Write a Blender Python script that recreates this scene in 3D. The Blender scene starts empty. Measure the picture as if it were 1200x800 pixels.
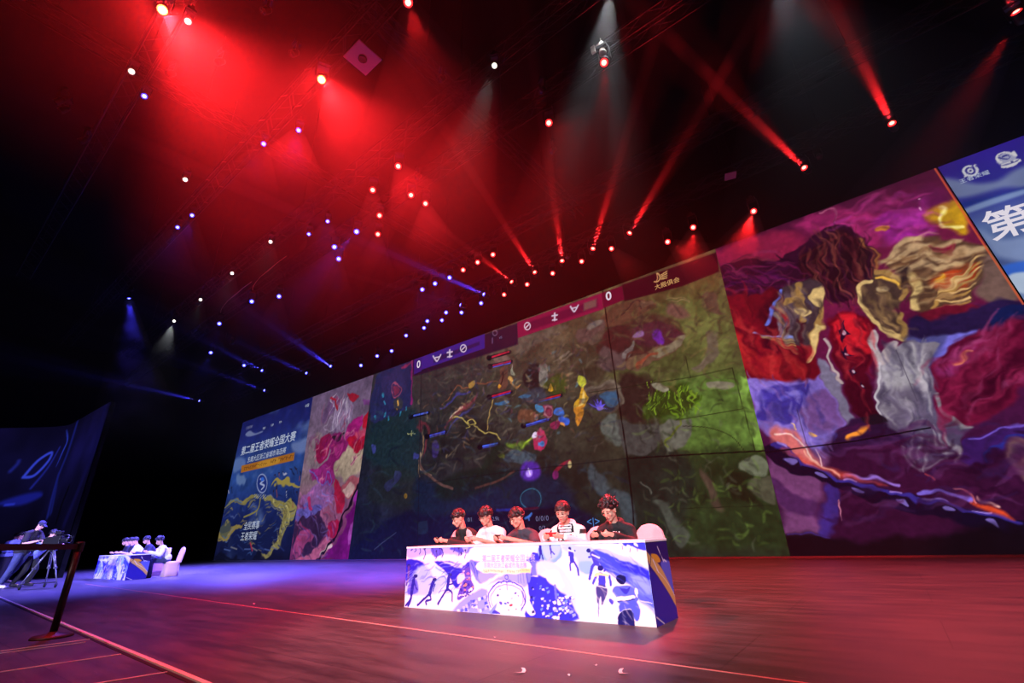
import bpy, bmesh, math, random
import numpy as np
from mathutils import Vector, Matrix, Euler, Quaternion
random.seed(7)
sc = bpy.context.scene
COL = sc.collection
PI = math.pi

# ------------------------------------------------------------------ camera
YAW, PIT, ROL = math.radians(37.0116), math.radians(22.95), math.radians(-2.3936)
FPX, CAMH = 536.904, 0.83858
FWD = Vector((-math.sin(YAW)*math.cos(PIT), math.cos(YAW)*math.cos(PIT), math.sin(PIT)))
_r = Vector((math.cos(YAW), math.sin(YAW), 0)); _u = _r.cross(FWD)
RGT = math.cos(ROL)*_r + math.sin(ROL)*_u
UPV = -math.sin(ROL)*_r + math.cos(ROL)*_u
cd = bpy.data.cameras.new('camera'); cam = bpy.data.objects.new('camera', cd); COL.objects.link(cam)
_m = Matrix((RGT, UPV, -FWD)).transposed().to_4x4(); _m.translation = (0, 0, CAMH)
cam.matrix_world = _m
cd.sensor_width = 36; cd.lens = 36*FPX/1200; cd.clip_end = 300
sc.camera = cam
EYE = Vector((0, 0, CAMH))

def ray(p): return FWD + RGT*float((p[0]-600)/FPX) - UPV*float((p[1]-400)/FPX)
def on_z(p, z): d = ray(p); return EYE + d*((z-CAMH)/d.z)
def on_y(p, y): d = ray(p); return EYE + d*(y/d.y)
def on_x(p, x): d = ray(p); return EYE + d*(x/d.x)

sc.view_settings.view_transform = 'Standard'
sc.view_settings.look = 'None'
sc.view_settings.exposure = 0
sc.view_settings.gamma = 1
sc.view_settings.use_curve_mapping = False
w = bpy.data.worlds.new('dark_hall'); sc.world = w; w.use_nodes = True
w.node_tree.nodes['Background'].inputs[0].default_value = (0.0012, 0.0008, 0.002, 1)
sc.cycles.max_bounces = 6
sc.cycles.volume_bounces = 0
sc.cycles.diffuse_bounces = 2
sc.cycles.glossy_bounces = 3
sc.cycles.transparent_max_bounces = 8
sc.cycles.sample_clamp_indirect = 4
sc.cycles.volume_step_rate = 2.0

# ------------------------------------------------------------------ helpers
def lin(c):
    c = np.asarray(c, float)/255.0
    return np.where(c <= 0.04045, c/12.92, ((c+0.055)/1.055)**2.4)
def rgb(r, g, b): return tuple(float(x) for x in lin((r, g, b)))

def mat(name, c, rough=.6, metal=0.0, spec=.5, emit=None, es=1.0, noise=None, bump=0.0, bscale=40.0, sheen=0.0):
    m = bpy.data.materials.new(name); m.use_nodes = True
    t = m.node_tree; b = t.nodes['Principled BSDF']
    b.inputs['Base Color'].default_value = (*c, 1)
    b.inputs['Roughness'].default_value = rough
    b.inputs['Metallic'].default_value = metal
    b.inputs['Specular IOR Level'].default_value = spec
    if sheen: b.inputs['Sheen Weight'].default_value = sheen
    if emit:
        b.inputs['Emission Color'].default_value = (*emit, 1)
        b.inputs['Emission Strength'].default_value = es
    tc = None
    if noise or bump:
        tc = t.nodes.new('ShaderNodeTexCoord')
    if noise:                                   # (second colour, scale)
        n = t.nodes.new('ShaderNodeTexNoise'); n.inputs['Scale'].default_value = noise[1]; n.inputs['Detail'].default_value = 5
        t.links.new(tc.outputs['Object'], n.inputs['Vector'])
        r = t.nodes.new('ShaderNodeValToRGB'); r.color_ramp.elements[0].position = .35; r.color_ramp.elements[1].position = .7
        r.color_ramp.elements[0].color = (*c, 1); r.color_ramp.elements[1].color = (*noise[0], 1)
        t.links.new(n.outputs['Fac'], r.inputs['Fac']); t.links.new(r.outputs['Color'], b.inputs['Base Color'])
    if bump:
        n2 = t.nodes.new('ShaderNodeTexNoise'); n2.inputs['Scale'].default_value = bscale; n2.inputs['Detail'].default_value = 4
        t.links.new(tc.outputs['Object'], n2.inputs['Vector'])
        bp = t.nodes.new('ShaderNodeBump'); bp.inputs['Strength'].default_value = bump; bp.inputs['Distance'].default_value = .02
        t.links.new(n2.outputs['Fac'], bp.inputs['Height']); t.links.new(bp.outputs['Normal'], b.inputs['Normal'])
    return m

def art_mat(name, emissive, rough=.6):
    """shows a mesh's own printed or displayed picture (colour attribute 'art')"""
    m = bpy.data.materials.new(name); m.use_nodes = True
    t = m.node_tree; b = t.nodes['Principled BSDF']
    a = t.nodes.new('ShaderNodeAttribute'); a.attribute_name = 'art'
    b.inputs['Roughness'].default_value = rough
    if emissive:
        b.inputs['Base Color'].default_value = (.004, .004, .005, 1)
        b.inputs['Specular IOR Level'].default_value = .05
        b.inputs['Roughness'].default_value = .9
        t.links.new(a.outputs['Color'], b.inputs['Emission Color'])
        b.inputs['Emission Strength'].default_value = 1.0
    else:
        t.links.new(a.outputs['Color'], b.inputs['Base Color'])
        b.inputs['Specular IOR Level'].default_value = .25
    return m

def tag(o, label=None, cat=None, group=None, kind=None):
    if label: o['label'] = label
    if cat: o['category'] = cat
    if group: o['group'] = group
    if kind: o['kind'] = kind
    return o

def empty(name, loc=(0, 0, 0), rz=0.0):
    o = bpy.data.objects.new(name, None); COL.objects.link(o)
    o.empty_display_size = .1; o.location = loc; o.rotation_euler = (0, 0, rz)
    return o

def link(name, me, parent=None):
    o = bpy.data.objects.new(name, me); COL.objects.link(o)
    if parent: o.parent = parent
    return o

class MB:
    """collects shapes into one mesh"""
    def __init__(s): s.v = []; s.f = []; s.sm = []; s.mi = []; s.cur = 0
    def add(s, vs, fs, smooth=False):
        k = len(s.v); s.v += [tuple(p) for p in vs]
        s.f += [tuple(i+k for i in f) for f in fs]; s.sm += [smooth]*len(fs); s.mi += [s.cur]*len(fs)
    def box(s, c, d, R=None):
        c = Vector(c); vs = []
        for x in (-.5, .5):
            for y in (-.5, .5):
                for z in (-.5, .5):
                    p = Vector((x*d[0], y*d[1], z*d[2]))
                    vs.append(c + (R @ p if R else p))
        s.add(vs, [(0, 1, 3, 2), (4, 6, 7, 5), (0, 4, 5, 1), (2, 3, 7, 6), (0, 2, 6, 4), (1, 5, 7, 3)])
        return s
    def bar(s, a, b, wd, ht=None):
        """square bar from a to b"""
        a, b = Vector(a), Vector(b); d = b-a
        q = d.to_track_quat('Z', 'Y').to_matrix()
        return s.box((a+b)/2, (wd, ht or wd, d.length), q)
    def tube(s, pts, r, n=10, cap=True):
        """round bar along points; r is a number or one radius per point"""
        pts = [Vector(p) for p in pts]
        rs = r if isinstance(r, (list, tuple)) else [r]*len(pts)
        vs = []; fs = []; prev = None
        for i, p in enumerate(pts):
            d = (pts[min(i+1, len(pts)-1)] - pts[max(i-1, 0)]).normalized()
            if prev is None: a = d.orthogonal().normalized()
            else:
                a = (prev - d*prev.dot(d))
                a = a.normalized() if a.length > 1e-6 else d.orthogonal().normalized()
            prev = a; b = d.cross(a)
            for k in range(n):
                t = 2*PI*k/n; vs.append(p + (a*math.cos(t)+b*math.sin(t))*rs[i])
        for i in range(len(pts)-1):
            for k in range(n):
                fs.append((i*n+k, i*n+(k+1) % n, (i+1)*n+(k+1) % n, (i+1)*n+k))
        s.add(vs, fs, True)
        if cap:
            s.add(vs[:n], [tuple(range(n))[::-1]]); s.add(vs[-n:], [tuple(range(n))])
        return s
    def lathe(s, prof, origin=(0, 0, 0), R=None, n=24):
        """profile of (radius, z) turned about z"""
        o = Vector(origin); vs = []; fs = []
        for (rr, z) in prof:
            for k in range(n):
                t = 2*PI*k/n; p = Vector((rr*math.cos(t), rr*math.sin(t), z))
                vs.append(o + (R @ p if R else p))
        m = len(prof)
        for i in range(m-1):
            for k in range(n):
                fs.append((i*n+k, i*n+(k+1) % n, (i+1)*n+(k+1) % n, (i+1)*n+k))
        s.add(vs, fs, True)
        if prof[0][0] > 1e-5: s.add(vs[:n], [tuple(range(n))[::-1]])
        if prof[-1][0] > 1e-5: s.add(vs[-n:], [tuple(range(n))])
        return s
    def ball(s, c, r, R=None, nu=14, nv=9):
        r = (r, r, r) if not isinstance(r, (list, tuple)) else r
        c = Vector(c); vs = []; fs = []
        for i in range(nv+1):
            ph = PI*i/nv
            for k in range(nu):
                t = 2*PI*k/nu
                p = Vector((r[0]*math.sin(ph)*math.cos(t), r[1]*math.sin(ph)*math.sin(t), r[2]*math.cos(ph)))
                vs.append(c + (R @ p if R else p))
        for i in range(nv):
            for k in range(nu):
                fs.append((i*nu+k, (i+1)*nu+k, (i+1)*nu+(k+1) % nu, i*nu+(k+1) % nu))
        s.add(vs, fs, True); return s
    def cap(s, a, b, ra, rb=None, n=12):
        """tapered limb with round ends"""
        a, b = Vector(a), Vector(b); rb = ra if rb is None else rb
        d = b-a; L = d.length
        if L < 1e-6: return s.ball(a, ra)
        pts = []; rs = []
        d.normalize()
        for k in range(4):
            t = PI/2*k/4; pts.append(a - d*ra*math.cos(t)); rs.append(max(ra*math.sin(t), 1e-4))
        pts.append(a); rs.append(ra); pts.append(b); rs.append(rb)
        for k in range(3, -1, -1):
            t = PI/2*k/4; pts.append(b + d*rb*math.cos(t)); rs.append(max(rb*math.sin(t), 1e-4))
        return s.tube(pts, rs, n)
    def prism(s, outline, d0, d1, R=None, o=(0, 0, 0)):
        """outline of (x,z) pushed from y=d0 to y=d1"""
        n = len(outline); o = Vector(o)
        vs = [Vector((x, d0, z)) for x, z in outline] + [Vector((x, d1, z)) for x, z in outline]
        vs = [o + (R @ p if R else p) for p in vs]
        fs = [tuple(range(n)), tuple(range(n, 2*n))[::-1]]
        fs += [(i, n+i, n+(i+1) % n, (i+1) % n) for i in range(n)]
        s.add(vs, fs); return s
    def mesh(s, name, mats):
        me = bpy.data.meshes.new(name); me.from_pydata(s.v, [], s.f)
        for m in (mats if isinstance(mats, (list, tuple)) else [mats]): me.materials.append(m)
        me.polygons.foreach_set('use_smooth', s.sm); me.polygons.foreach_set('material_index', s.mi)
        bm = bmesh.new(); bm.from_mesh(me)
        bmesh.ops.remove_doubles(bm, verts=bm.verts, dist=1e-5) if len(bm.verts) < 4000 else None
        bmesh.ops.recalc_face_normals(bm, faces=bm.faces)
        bm.to_mesh(me); bm.free(); me.update()
        return me
    def build(s, name, mats, parent=None, bevel=0.0):
        o = link(name, s.mesh(name, mats), parent)
        if bevel:
            b = o.modifiers.new('bevel', 'BEVEL'); b.width = bevel; b.segments = 2; b.limit_method = 'ANGLE'
        return o

def bake(o):
    """apply an object's modifiers"""
    dg = bpy.context.evaluated_depsgraph_get(); dg.update()
    me = bpy.data.meshes.new_from_object(o.evaluated_get(dg))
    o.modifiers.clear(); o.data = me
    return o

def fuse(mb, name, mats, parent, voxel, smooth=4, matfn=None):
    """grow one continuous skin over the collected shapes"""
    me = bpy.data.meshes.new(name); me.from_pydata(mb.v, [], mb.f); me.update()
    o = bpy.data.objects.new(name, me); COL.objects.link(o)
    r = o.modifiers.new('r', 'REMESH'); r.mode = 'VOXEL'; r.voxel_size = voxel; r.use_smooth_shade = True
    if smooth:
        sm = o.modifiers.new('s', 'SMOOTH'); sm.factor = .5; sm.iterations = smooth
    bake(o)
    me = o.data; me.name = name
    me.materials.clear()
    for m in (mats if isinstance(mats, (list, tuple)) else [mats]): me.materials.append(m)
    me.polygons.foreach_set('use_smooth', [True]*len(me.polygons))
    if matfn:
        n = len(me.polygons); c = np.empty(n*3, np.float32); me.polygons.foreach_get('center', c)
        me.polygons.foreach_set('material_index', np.asarray(matfn(c.reshape(-1, 3)), np.int32))
    if parent: o.parent = parent
    return o

def copy_tree(o, parent=None):
    c = o.copy(); COL.objects.link(c); c.parent = parent
    for ch in list(o.children): copy_tree(ch, c)
    return c

def text_mesh(txt, size, m, name='lettering', parent=None, extrude=.0, bold=0.0, shear=0.0, align='LEFT', spacing=1.0):
    """lettering as a mesh lying in the XZ plane, facing -Y"""
    cu = bpy.data.curves.new(name, 'FONT'); cu.body = txt; cu.size = size; cu.extrude = extrude
    cu.offset = bold*size; cu.shear = shear; cu.align_x = align; cu.space_character = spacing
    cu.resolution_u = 3
    o = bpy.data.objects.new(name, cu); COL.objects.link(o)
    dg = bpy.context.evaluated_depsgraph_get(); dg.update()
    me = bpy.data.meshes.new_from_object(o.evaluated_get(dg)); me.name = name
    bpy.data.objects.remove(o)
    me.transform(Matrix.Rotation(PI/2, 4, 'X'))
    me.materials.clear(); me.materials.append(m)
    return link(name, me, parent)

# ------------------------------------------------------------------ pictures on screens and printed boards
def smooth_pts(p, closed=True, k=4):
    p = np.asarray(p, float); n = len(p); out = []
    for i in range(n if closed else n-1):
        if closed: a, b, c, d = p[(i-1) % n], p[i], p[(i+1) % n], p[(i+2) % n]
        else: a, b, c, d = p[max(i-1, 0)], p[i], p[i+1], p[min(i+2, n-1)]
        for t in np.arange(k)/k:
            out.append(.5*(2*b + (c-a)*t + (2*a-5*b+4*c-d)*t*t + (3*b-a-3*c+d)*t**3))
    if not closed: out.append(p[-1])
    return np.array(out)

class Canvas:
    """a picture held as colours on a fine flat mesh. Outlines are given as they were measured
    in the photograph and turned into metres on the board (a, z) before anything is drawn."""
    def __init__(s, left, right, z0, z1, na, nz, conv):
        t = np.linspace(0, 1, nz)[:, None]; q = np.linspace(0, 1, na)[None, :]
        l = left[0]+(left[1]-left[0])*t; r = right[0]+(right[1]-right[0])*t
        s.A = l + (r-l)*q; s.Z = z0+(z1-z0)*t + 0*q
        s.c = np.zeros((nz, na, 3)); s.conv = conv
        s.org = (0, 0, 1.0); s.A0, s.Z0 = s.A, s.Z
    def warp(s, amp, size, seed=1):
        """hand-drawn wobble of every outline; amp 0 draws straight again"""
        s.A, s.Z = s.A0, s.Z0
        if amp:
            d = [s.noise(size, seed+k, 3)*2-1 for k in (0, 9)]
            s.A, s.Z = s.A0+d[0]*amp*2, s.Z0+d[1]*amp*2
    def noise(s, size, seed, oct, stretch=1.0):
        rs = np.random.RandomState(seed); N = np.zeros(s.A.shape); tot = 0
        for o in range(oct):
            k = 2**o; a = s.A0/size*k/stretch+rs.rand()*50; z = s.Z0/size*k+rs.rand()*50
            tab = rs.rand(128, 128); i, j = np.floor(a).astype(int), np.floor(z).astype(int)
            fa, fz = a-i, z-j; fa = fa*fa*(3-2*fa); fz = fz*fz*(3-2*fz)
            g = lambda x, y: tab[x % 128, y % 128]
            N += (g(i, j)*(1-fa)*(1-fz)+g(i+1, j)*fa*(1-fz)+g(i, j+1)*(1-fa)*fz+g(i+1, j+1)*fa*fz)/k; tot += 1/k
        return N/tot
    def strokes(s, pts, cols, n, ln, wd, ang, seed=1, soft=4, al=.6, curve=0.0, spread=22):
        """many short brush strokes inside an outline"""
        rs = random.Random(seed); xs = [q[0] for q in pts]; ys = [q[1] for q in pts]
        def inside(x, y):
            r = False; m = len(pts)
            for i in range(m):
                (x0, y0), (x1, y1) = pts[i], pts[(i+1) % m]
                if (y0 > y) != (y1 > y) and x < (x1-x0)*(y-y0)/(y1-y0)+x0: r = not r
            return r
        k = 0
        for _ in range(n*6):
            x, y = rs.uniform(min(xs), max(xs)), rs.uniform(min(ys), max(ys))
            if not inside(x, y): continue
            a = math.radians(ang+rs.uniform(-spread, spread)); L = ln*rs.uniform(.5, 1.4); c_ = curve*L*rs.uniform(-1, 1)
            p = [(x-math.cos(a)*L/2, y-math.sin(a)*L/2), (x-math.sin(a)*c_, y+math.cos(a)*c_), (x+math.cos(a)*L/2, y+math.sin(a)*L/2)]
            s.line(p, wd*rs.uniform(.5, 1.3), rs.choice(cols), soft, al*rs.uniform(.5, 1), True, True)
            k += 1
            if k >= n: break
    def at(s, ox, oy, k): s.org = (ox, oy, k); return s       # crop origin and scale of the enlargement the points were read in
    def P(s, pts):
        ox, oy, k = s.org
        return np.array([s.conv((ox+x/k, oy+y/k)) for x, y in pts])
    def scale(s, pt):
        ox, oy, k = s.org; p = (ox+pt[0]/k, oy+pt[1]/k)
        return abs(s.conv((p[0], p[1]-1))[1]-s.conv((p[0], p[1]+1))[1])/2/k
    def fill(s, c): s.c[:] = np.array(c, float)
    def vgrad(s, stops):
        z = (s.Z - s.Z.min())/(s.Z.max()-s.Z.min())
        xs = [a for a, _ in stops]
        for i in range(3): s.c[..., i] = np.interp(z, xs, [c[i] for _, c in stops])
    def _win(s, p, pad):
        a0, a1 = p[:, 0].min()-pad, p[:, 0].max()+pad; z0, z1 = p[:, 1].min()-pad, p[:, 1].max()+pad
        m = (s.A >= a0) & (s.A <= a1) & (s.Z >= z0) & (s.Z <= z1)
        ys, xs = np.where(m)
        if len(ys) == 0: return None
        return slice(ys.min(), ys.max()+1), slice(xs.min(), xs.max()+1)
    def _mix(s, w, al, c):
        s.c[w] += (np.array(c, float)-s.c[w])*al[..., None]
    def poly(s, pts, c, soft=2.0, al=1.0, sm=True, c2=None):
        mpx = s.scale(np.mean(pts, axis=0)); q = s.P(smooth_pts(pts) if sm else pts)
        sf = max(soft*mpx*.6, 1e-4)
        w = s._win(q, sf*1.2)
        if w is None: return
        A, Z = s.A[w], s.Z[w]; dist = np.full(A.shape, 1e9); ins = np.zeros(A.shape, bool); n = len(q)
        for i in range(n):
            (x0, y0), (x1, y1) = q[i], q[(i+1) % n]; dx, dy = x1-x0, y1-y0; L = dx*dx+dy*dy+1e-12
            t = np.clip(((A-x0)*dx+(Z-y0)*dy)/L, 0, 1)
            dist = np.minimum(dist, (A-x0-t*dx)**2+(Z-y0-t*dy)**2)
            cr = ((y0 > Z) != (y1 > Z))
            if abs(dy) > 1e-12: ins ^= cr & (A < dx*(Z-y0)/dy+x0)
        d = np.sqrt(dist); d = np.where(ins, d, -d)
        a = np.clip(d/sf*.5+.5, 0, 1); a = a*a*(3-2*a)*al
        if c2 is None: s._mix(w, a, c)
        else:                                          # blends from c (top) to c2 (bottom)
            z = (Z-q[:, 1].min())/(np.ptp(q[:, 1])+1e-9); col = np.array(c2, float)+(np.array(c, float)-np.array(c2, float))*np.clip(z, 0, 1)[..., None]
            s.c[w] += (col-s.c[w])*a[..., None]
    def line(s, pts, wd, c, soft=1.0, al=1.0, sm=True, taper=False):
        mpx = s.scale(np.mean(pts, axis=0)); q = s.P(smooth_pts(pts, False) if sm and len(pts) > 2 else pts)
        k = s.org[2]; hw = wd*mpx*.5; sf = max(soft*mpx*.5, 1e-4)
        w = s._win(q, hw+sf*1.2)
        if w is None: return
        A, Z = s.A[w], s.Z[w]; best = np.full(A.shape, -1e9); n = len(q)-1
        for i in range(n):
            (x0, y0), (x1, y1) = q[i], q[i+1]; dx, dy = x1-x0, y1-y0; L = dx*dx+dy*dy+1e-12
            t = np.clip(((A-x0)*dx+(Z-y0)*dy)/L, 0, 1)
            h = hw*(math.sin(PI*(i+.5)/n)*.9+.1) if taper else hw
            best = np.maximum(best, h-np.hypot(A-x0-t*dx, Z-y0-t*dy))
        a = np.clip(best/sf*.5+.5, 0, 1)*al
        s._mix(w, a, c)
    def ell(s, c, r, col, soft=2.0, al=1.0, rot=0.0, c2=None):
        t = np.arange(20)/20*2*PI; cr, sr = math.cos(rot), math.sin(rot)
        s.poly([(c[0]+r[0]*math.cos(a)*cr-r[1]*math.sin(a)*sr, c[1]+r[0]*math.cos(a)*sr+r[1]*math.sin(a)*cr) for a in t], col, soft, al, False, c2)
    def ring(s, c, r, wd, col, soft=1.0, al=1.0, a0=0, a1=360):
        s.line([(c[0]+r[0]*math.cos(math.radians(t)), c[1]+r[1]*math.sin(math.radians(t))) for t in np.linspace(a0, a1, 22)], wd, col, soft, al, False)
    def mottle(s, amp, size, seed=1, oct=3, stretch=1.0, tint=None, thr=None):
        N = s.noise(size, seed, oct, stretch)
        if tint is None: s.c *= (1+amp*(N*2-1))[..., None]
        else:
            a = np.clip((N-thr)/.18, 0, 1)*amp; s.c += (np.array(tint, float)-s.c)*a[..., None]
    def mesh(s, name, m, place, thick=0.0):
        """place(a, z) -> point in the object's own space"""
        nz, na = s.A0.shape
        co = np.array(place(s.A0.ravel(), s.Z0.ravel()), np.float32).T.copy()
        i = np.arange(nz*na).reshape(nz, na)
        fs = np.stack([i[:-1, :-1], i[:-1, 1:], i[1:, 1:], i[1:, :-1]], -1).reshape(-1, 4)
        me = bpy.data.meshes.new(name)
        me.vertices.add(len(co)); me.vertices.foreach_set('co', co.ravel())
        me.loops.add(fs.size); me.loops.foreach_set('vertex_index', fs.ravel().astype(np.int32))
        me.polygons.add(len(fs)); me.polygons.foreach_set('loop_start', np.arange(0, fs.size, 4, dtype=np.int32))
        me.polygons.foreach_set('loop_total', np.full(len(fs), 4, np.int32))
        me.update(calc_edges=True); me.validate()
        at = me.attributes.new('art', 'FLOAT_COLOR', 'POINT')
        c = np.ones((nz*na, 4), np.float32); c[:, :3] = lin(np.clip(s.c, 0, 255)).reshape(-1, 3)
        at.data.foreach_set('color', c.ravel()); me.materials.append(m)
        return me
HAZE_D = .008
PUFF = 2.2
BEAM = 9.0
GLOW = .018
E_BIG1, E_BIG2 = 24000, 12000
BIGDIR, BIGANG = Vector((.06, .75, -.6)).normalized(), 100
LIGHTS = [  # red and blue washes and rim added unseen under the haze, without lamp bodies
    ('front_key', (3.5, -7.5, 8.5), (-3.8, 5.0, .75), 14000, (.80, .83, 1), 22, .6, .2),
    ('front_key', (-9.0, -7.5, 8.5), (-3.9, 5.2, .8), 3500, (1, .92, .92), 20, .6, .2),
    ('front_fill', (-4.0, -8.0, 9.0), (-5.0, 2.0, 0), 1700, (1, .62, .62), 60, .9, .3),
    ('red_rim', (-3.2, 9.4, 5.6), (-3.8, 5.4, .9), 7500, (1, .03, .05), 40, .7, .1),
    ('red_wash', (.3, 9.8, 5.6), (.0, 9.6, 0), 3600, (1, .10, .13), 118, .9, .3),
    ('red_wash', (-6.5, 8.0, 5.6), (-6.5, 7.6, 0), 800, (1, .09, .14), 120, .9, .3),
    ('red_wash', (-4.0, 1.5, 5.6), (-4.0, 1.6, 0), 120, (1, .16, .24), 135, .9, .3),
    ('blue_wash', (-14.0, 10.8, 5.6), (-14.0, 11.0, 0), 14000, (.13, .10, 1), 120, .9, .4),
    ('blue_wash', (-21.0, 9.4, 5.6), (-21.0, 9.4, 0), 22000, (.13, .10, 1), 130, .9, .4),
    ('blue_wash', (-28.0, 9.0, 5.6), (-28.0, 8.8, 0), 22000, (.13, .10, 1), 130, .9, .4),
    ('blue_wash', (-20.5, 3.8, 5.6), (-20.5, 4.0, 0), 9000, (.14, .10, 1), 110, .9, .4),
    ('blue_wash', (-11.0, 3.0, 5.6), (-11.0, 3.0, 0), 900, (.2, .10, 1), 120, .9, .4),
    ('blue_key', (-9.0, -5.0, 4.6), (-21.5, 5.4, .8), 20000, (.5, .5, 1), 24, .7, .2),
    ('blue_key', (-15.0, -5.0, 4.6), (-22.5, 3.4, 1.0), 12000, (.3, .26, 1), 26, .9, .2),  # blue fill added to brighten the camera crew, no lamp body
]
# ------------------------------------------------------------------ the wall of LED screens behind the stage
WY, WZ = 15.45, 9.92
def wall(p): q = on_y(p, WY); return (q.x, q.z)
M_led = art_mat('led_display', True)
M_cab = mat('black_cabinet', rgb(14, 13, 15), .8, spec=.1)
M_edge = mat('edge_strip', rgb(84, 80, 86), .5, metal=.3)
def glow(name, c, s=1.0):
    m = mat(name, (0.003, 0.003, 0.003), .9, spec=.05, emit=rgb(*c), es=s); return m
M_txt_pale = glow('lit_pale_letters', (176, 186, 206))
M_txt_dim = glow('lit_dim_letters', (110, 112, 150))
M_txt_white = glow('lit_white_letters', (222, 214, 226))
M_txt_gold = glow('lit_gold_letters', (214, 168, 104))
M_txt_blue = glow('lit_blue_letters', (70, 130, 200))
M_txt_dark = glow('lit_dark_letters', (60, 36, 20))

def screen(name, label, cv, left, right):
    root = empty(name, ((left[0]+right[0])/2, WY, 0)); tag(root, label, 'screen', 'tall LED screens side by side behind the stage')
    ox = root.location.x
    link('display', cv.mesh('display', M_led, lambda a, z: (a-ox, 0*a, z)), root)
    b = MB(); l, r = left, right
    o = [(l[0]-ox, 0.0), (r[0]-ox, 0.0), (r[1]-ox, WZ), (l[1]-ox, WZ)]
    b.prism(o, .012, .18); b.build('cabinet', M_cab, root)
    return root
def word(root, txt, p, hpx, m, tilt=0.0, **k):
    """lettering on a screen: lower left corner as measured, height in photograph pixels"""
    x, z = wall(p); mpp = abs(wall((p[0], p[1]-1))[1]-wall((p[0], p[1]+1))[1])/2
    o = text_mesh(txt, hpx*mpp*1.12, m, parent=root, **k)
    o.location = (x-root.location.x, -.012, z)
    return o

# ---- blue poster at the far end
L, R = (-39.2, -38.7), (-28.7, -28.55)
c = Canvas(L, R, 0.0, WZ, 150, 260, wall)
c.vgrad([(0, (8, 10, 26)), (.06, (14, 18, 52)), (.3, (22, 32, 84)), (.55, (36, 62, 124)), (.72, (34, 54, 116)), (.85, (26, 34, 100)), (1, (20, 24, 84))])
c.at(270, 490, 11.43)
c.mottle(.8, 1.6, 3, 4, 2.2, (84, 104, 150), .6); c.mottle(.2, .5, 4, 3)
c.poly([(200, 215), (260, 165), (330, 200), (420, 170), (430, 185), (330, 225), (240, 245)], (120, 130, 165), 20, .8)
c.poly([(820, 340), (930, 300), (1040, 260), (1020, 420), (930, 470), (840, 440)], (110, 125, 170), 60, .7)
c.poly([(60, 560), (140, 520), (200, 560), (190, 640), (110, 700), (40, 720)], (96, 120, 170), 50, .7)
c.warp(0, 1)
c.poly([(150, 635), (860, 455), (845, 565), (140, 730)], (150, 92, 30), 6, 1, False)
c.poly([(380, 590), (640, 525), (640, 600), (380, 665)], (176, 128, 44), 30, .8)
for i in range(26):                                   # the banner's small print: too small to read, kept as marks
    t = i/25; x = 185+t*640; y = 672-t*165
    if i in (12, 13, 17): continue
    c.line([(x, y+22), (x+5, y-16)], 9, (58, 34, 22), 3)
    c.line([(x+2, y+(i % 3)*9-12), (x+18, y+(i % 3)*9-16)], 7, (58, 34, 22), 3)
c.warp(.28, 1.1, 5)
c.at(240, 540, 5.714)                                 # lower half
c.poly([(130, 290), (240, 262), (330, 225), (345, 250), (250, 290), (150, 305)], (118, 108, 64), 8)
c.poly([(440, 145), (520, 130), (640, 160), (640, 182), (560, 165), (470, 160)], (140, 124, 62), 6)
c.poly([(410, 210), (480, 240), (530, 300), (560, 390), (540, 500), (480, 600), (400, 655), (380, 640), (460, 560), (500, 460), (500, 360), (470, 290), (400, 235)], (120, 112, 66), 8)
c.poly([(500, 250), (590, 290), (600, 340), (570, 400), (545, 340)], (132, 122, 70), 10)
c.poly([(80, 500), (160, 455), (255, 425), (240, 455), (160, 500), (85, 545)], (124, 108, 60), 8)
c.poly([(100, 470), (160, 400), (175, 440), (130, 500)], (70, 76, 66), 10, .8)
c.poly([(210, 80), (280, 95), (270, 150), (215, 165)], (110, 130, 165), 25, .6)
c.poly([(150, 560), (260, 470), (430, 440), (470, 500), (420, 600), (300, 650), (120, 640)], (16, 24, 66), 30, .7)
c.poly([(20, 640), (480, 640), (480, 670), (20, 670)], (10, 12, 34), 12, .9, False)
for i, (x, y) in enumerate([(465, 110), (495, 95), (540, 90), (575, 80), (600, 75), (630, 95), (545, 215), (595, 220), (450, 205), (475, 190), (150, 205), (180, 200), (620, 240), (575, 300)]):
    c.line([(x, y-16), (x+2, y+18)], 9, [(40, 36, 66), (120, 60, 60), (150, 150, 176), (20, 24, 56)][i % 4], 4)
    c.ell((x, y-22), (6, 6), (30, 24, 40), 3)
c.strokes([(100, 300), (560, 180), (600, 400), (420, 640), (60, 560)], [(30, 44, 100), (60, 90, 150), (20, 26, 60), (150, 130, 70), (96, 110, 150)], 130, 40, 9, -20, 2, 6, .7)
c.strokes([(440, 230), (560, 290), (550, 480), (420, 640), (500, 460)], [(160, 148, 90), (84, 76, 44), (40, 36, 50), (186, 176, 120)], 50, 60, 9, 70, 3, 5, .8)
c.warp(0, 1)
c.ell((383, 150), (38, 66), (30, 44, 110), 6)
c.ring((383, 150), (34, 62), 8, (128, 140, 180), 3)
c.line([(372, 120), (395, 130), (372, 150), (398, 165), (380, 190)], 11, (150, 160, 196), 3)
c.ell((386, 122), (11, 14), (44, 90, 190), 3)
for i in range(10): c.line([(335+i*8, 222), (335+i*8, 252)], 4, (136, 146, 170), 2)
c.line([(372, 255), (350, 330), (262, 375)], 12, (122, 112, 62), 4); c.line([(350, 330), (345, 360)], 10, (122, 112, 62), 4)
for i in range(9): c.line([(130+i*45, 590-14*(i % 3)), (170+i*45, 600-10*(i % 2))], 9, [(60, 76, 130), (96, 96, 110), (30, 40, 90)][i % 3], 5)
c.line([(305, 550), (318, 600)], 12, (150, 36, 60), 4)
poster = screen('led_screen', 'tall LED screen with a blue tournament poster and slanted white Chinese title', c, L, R)
word(poster, '第二届王者荣耀全国大赛', (282.0, 533), 9.5, M_txt_pale, bold=.01, shear=.1)
word(poster, '东南大区浙江省城市海选赛', (289.5, 541.8), 6.4, M_txt_pale, shear=.1)
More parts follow.
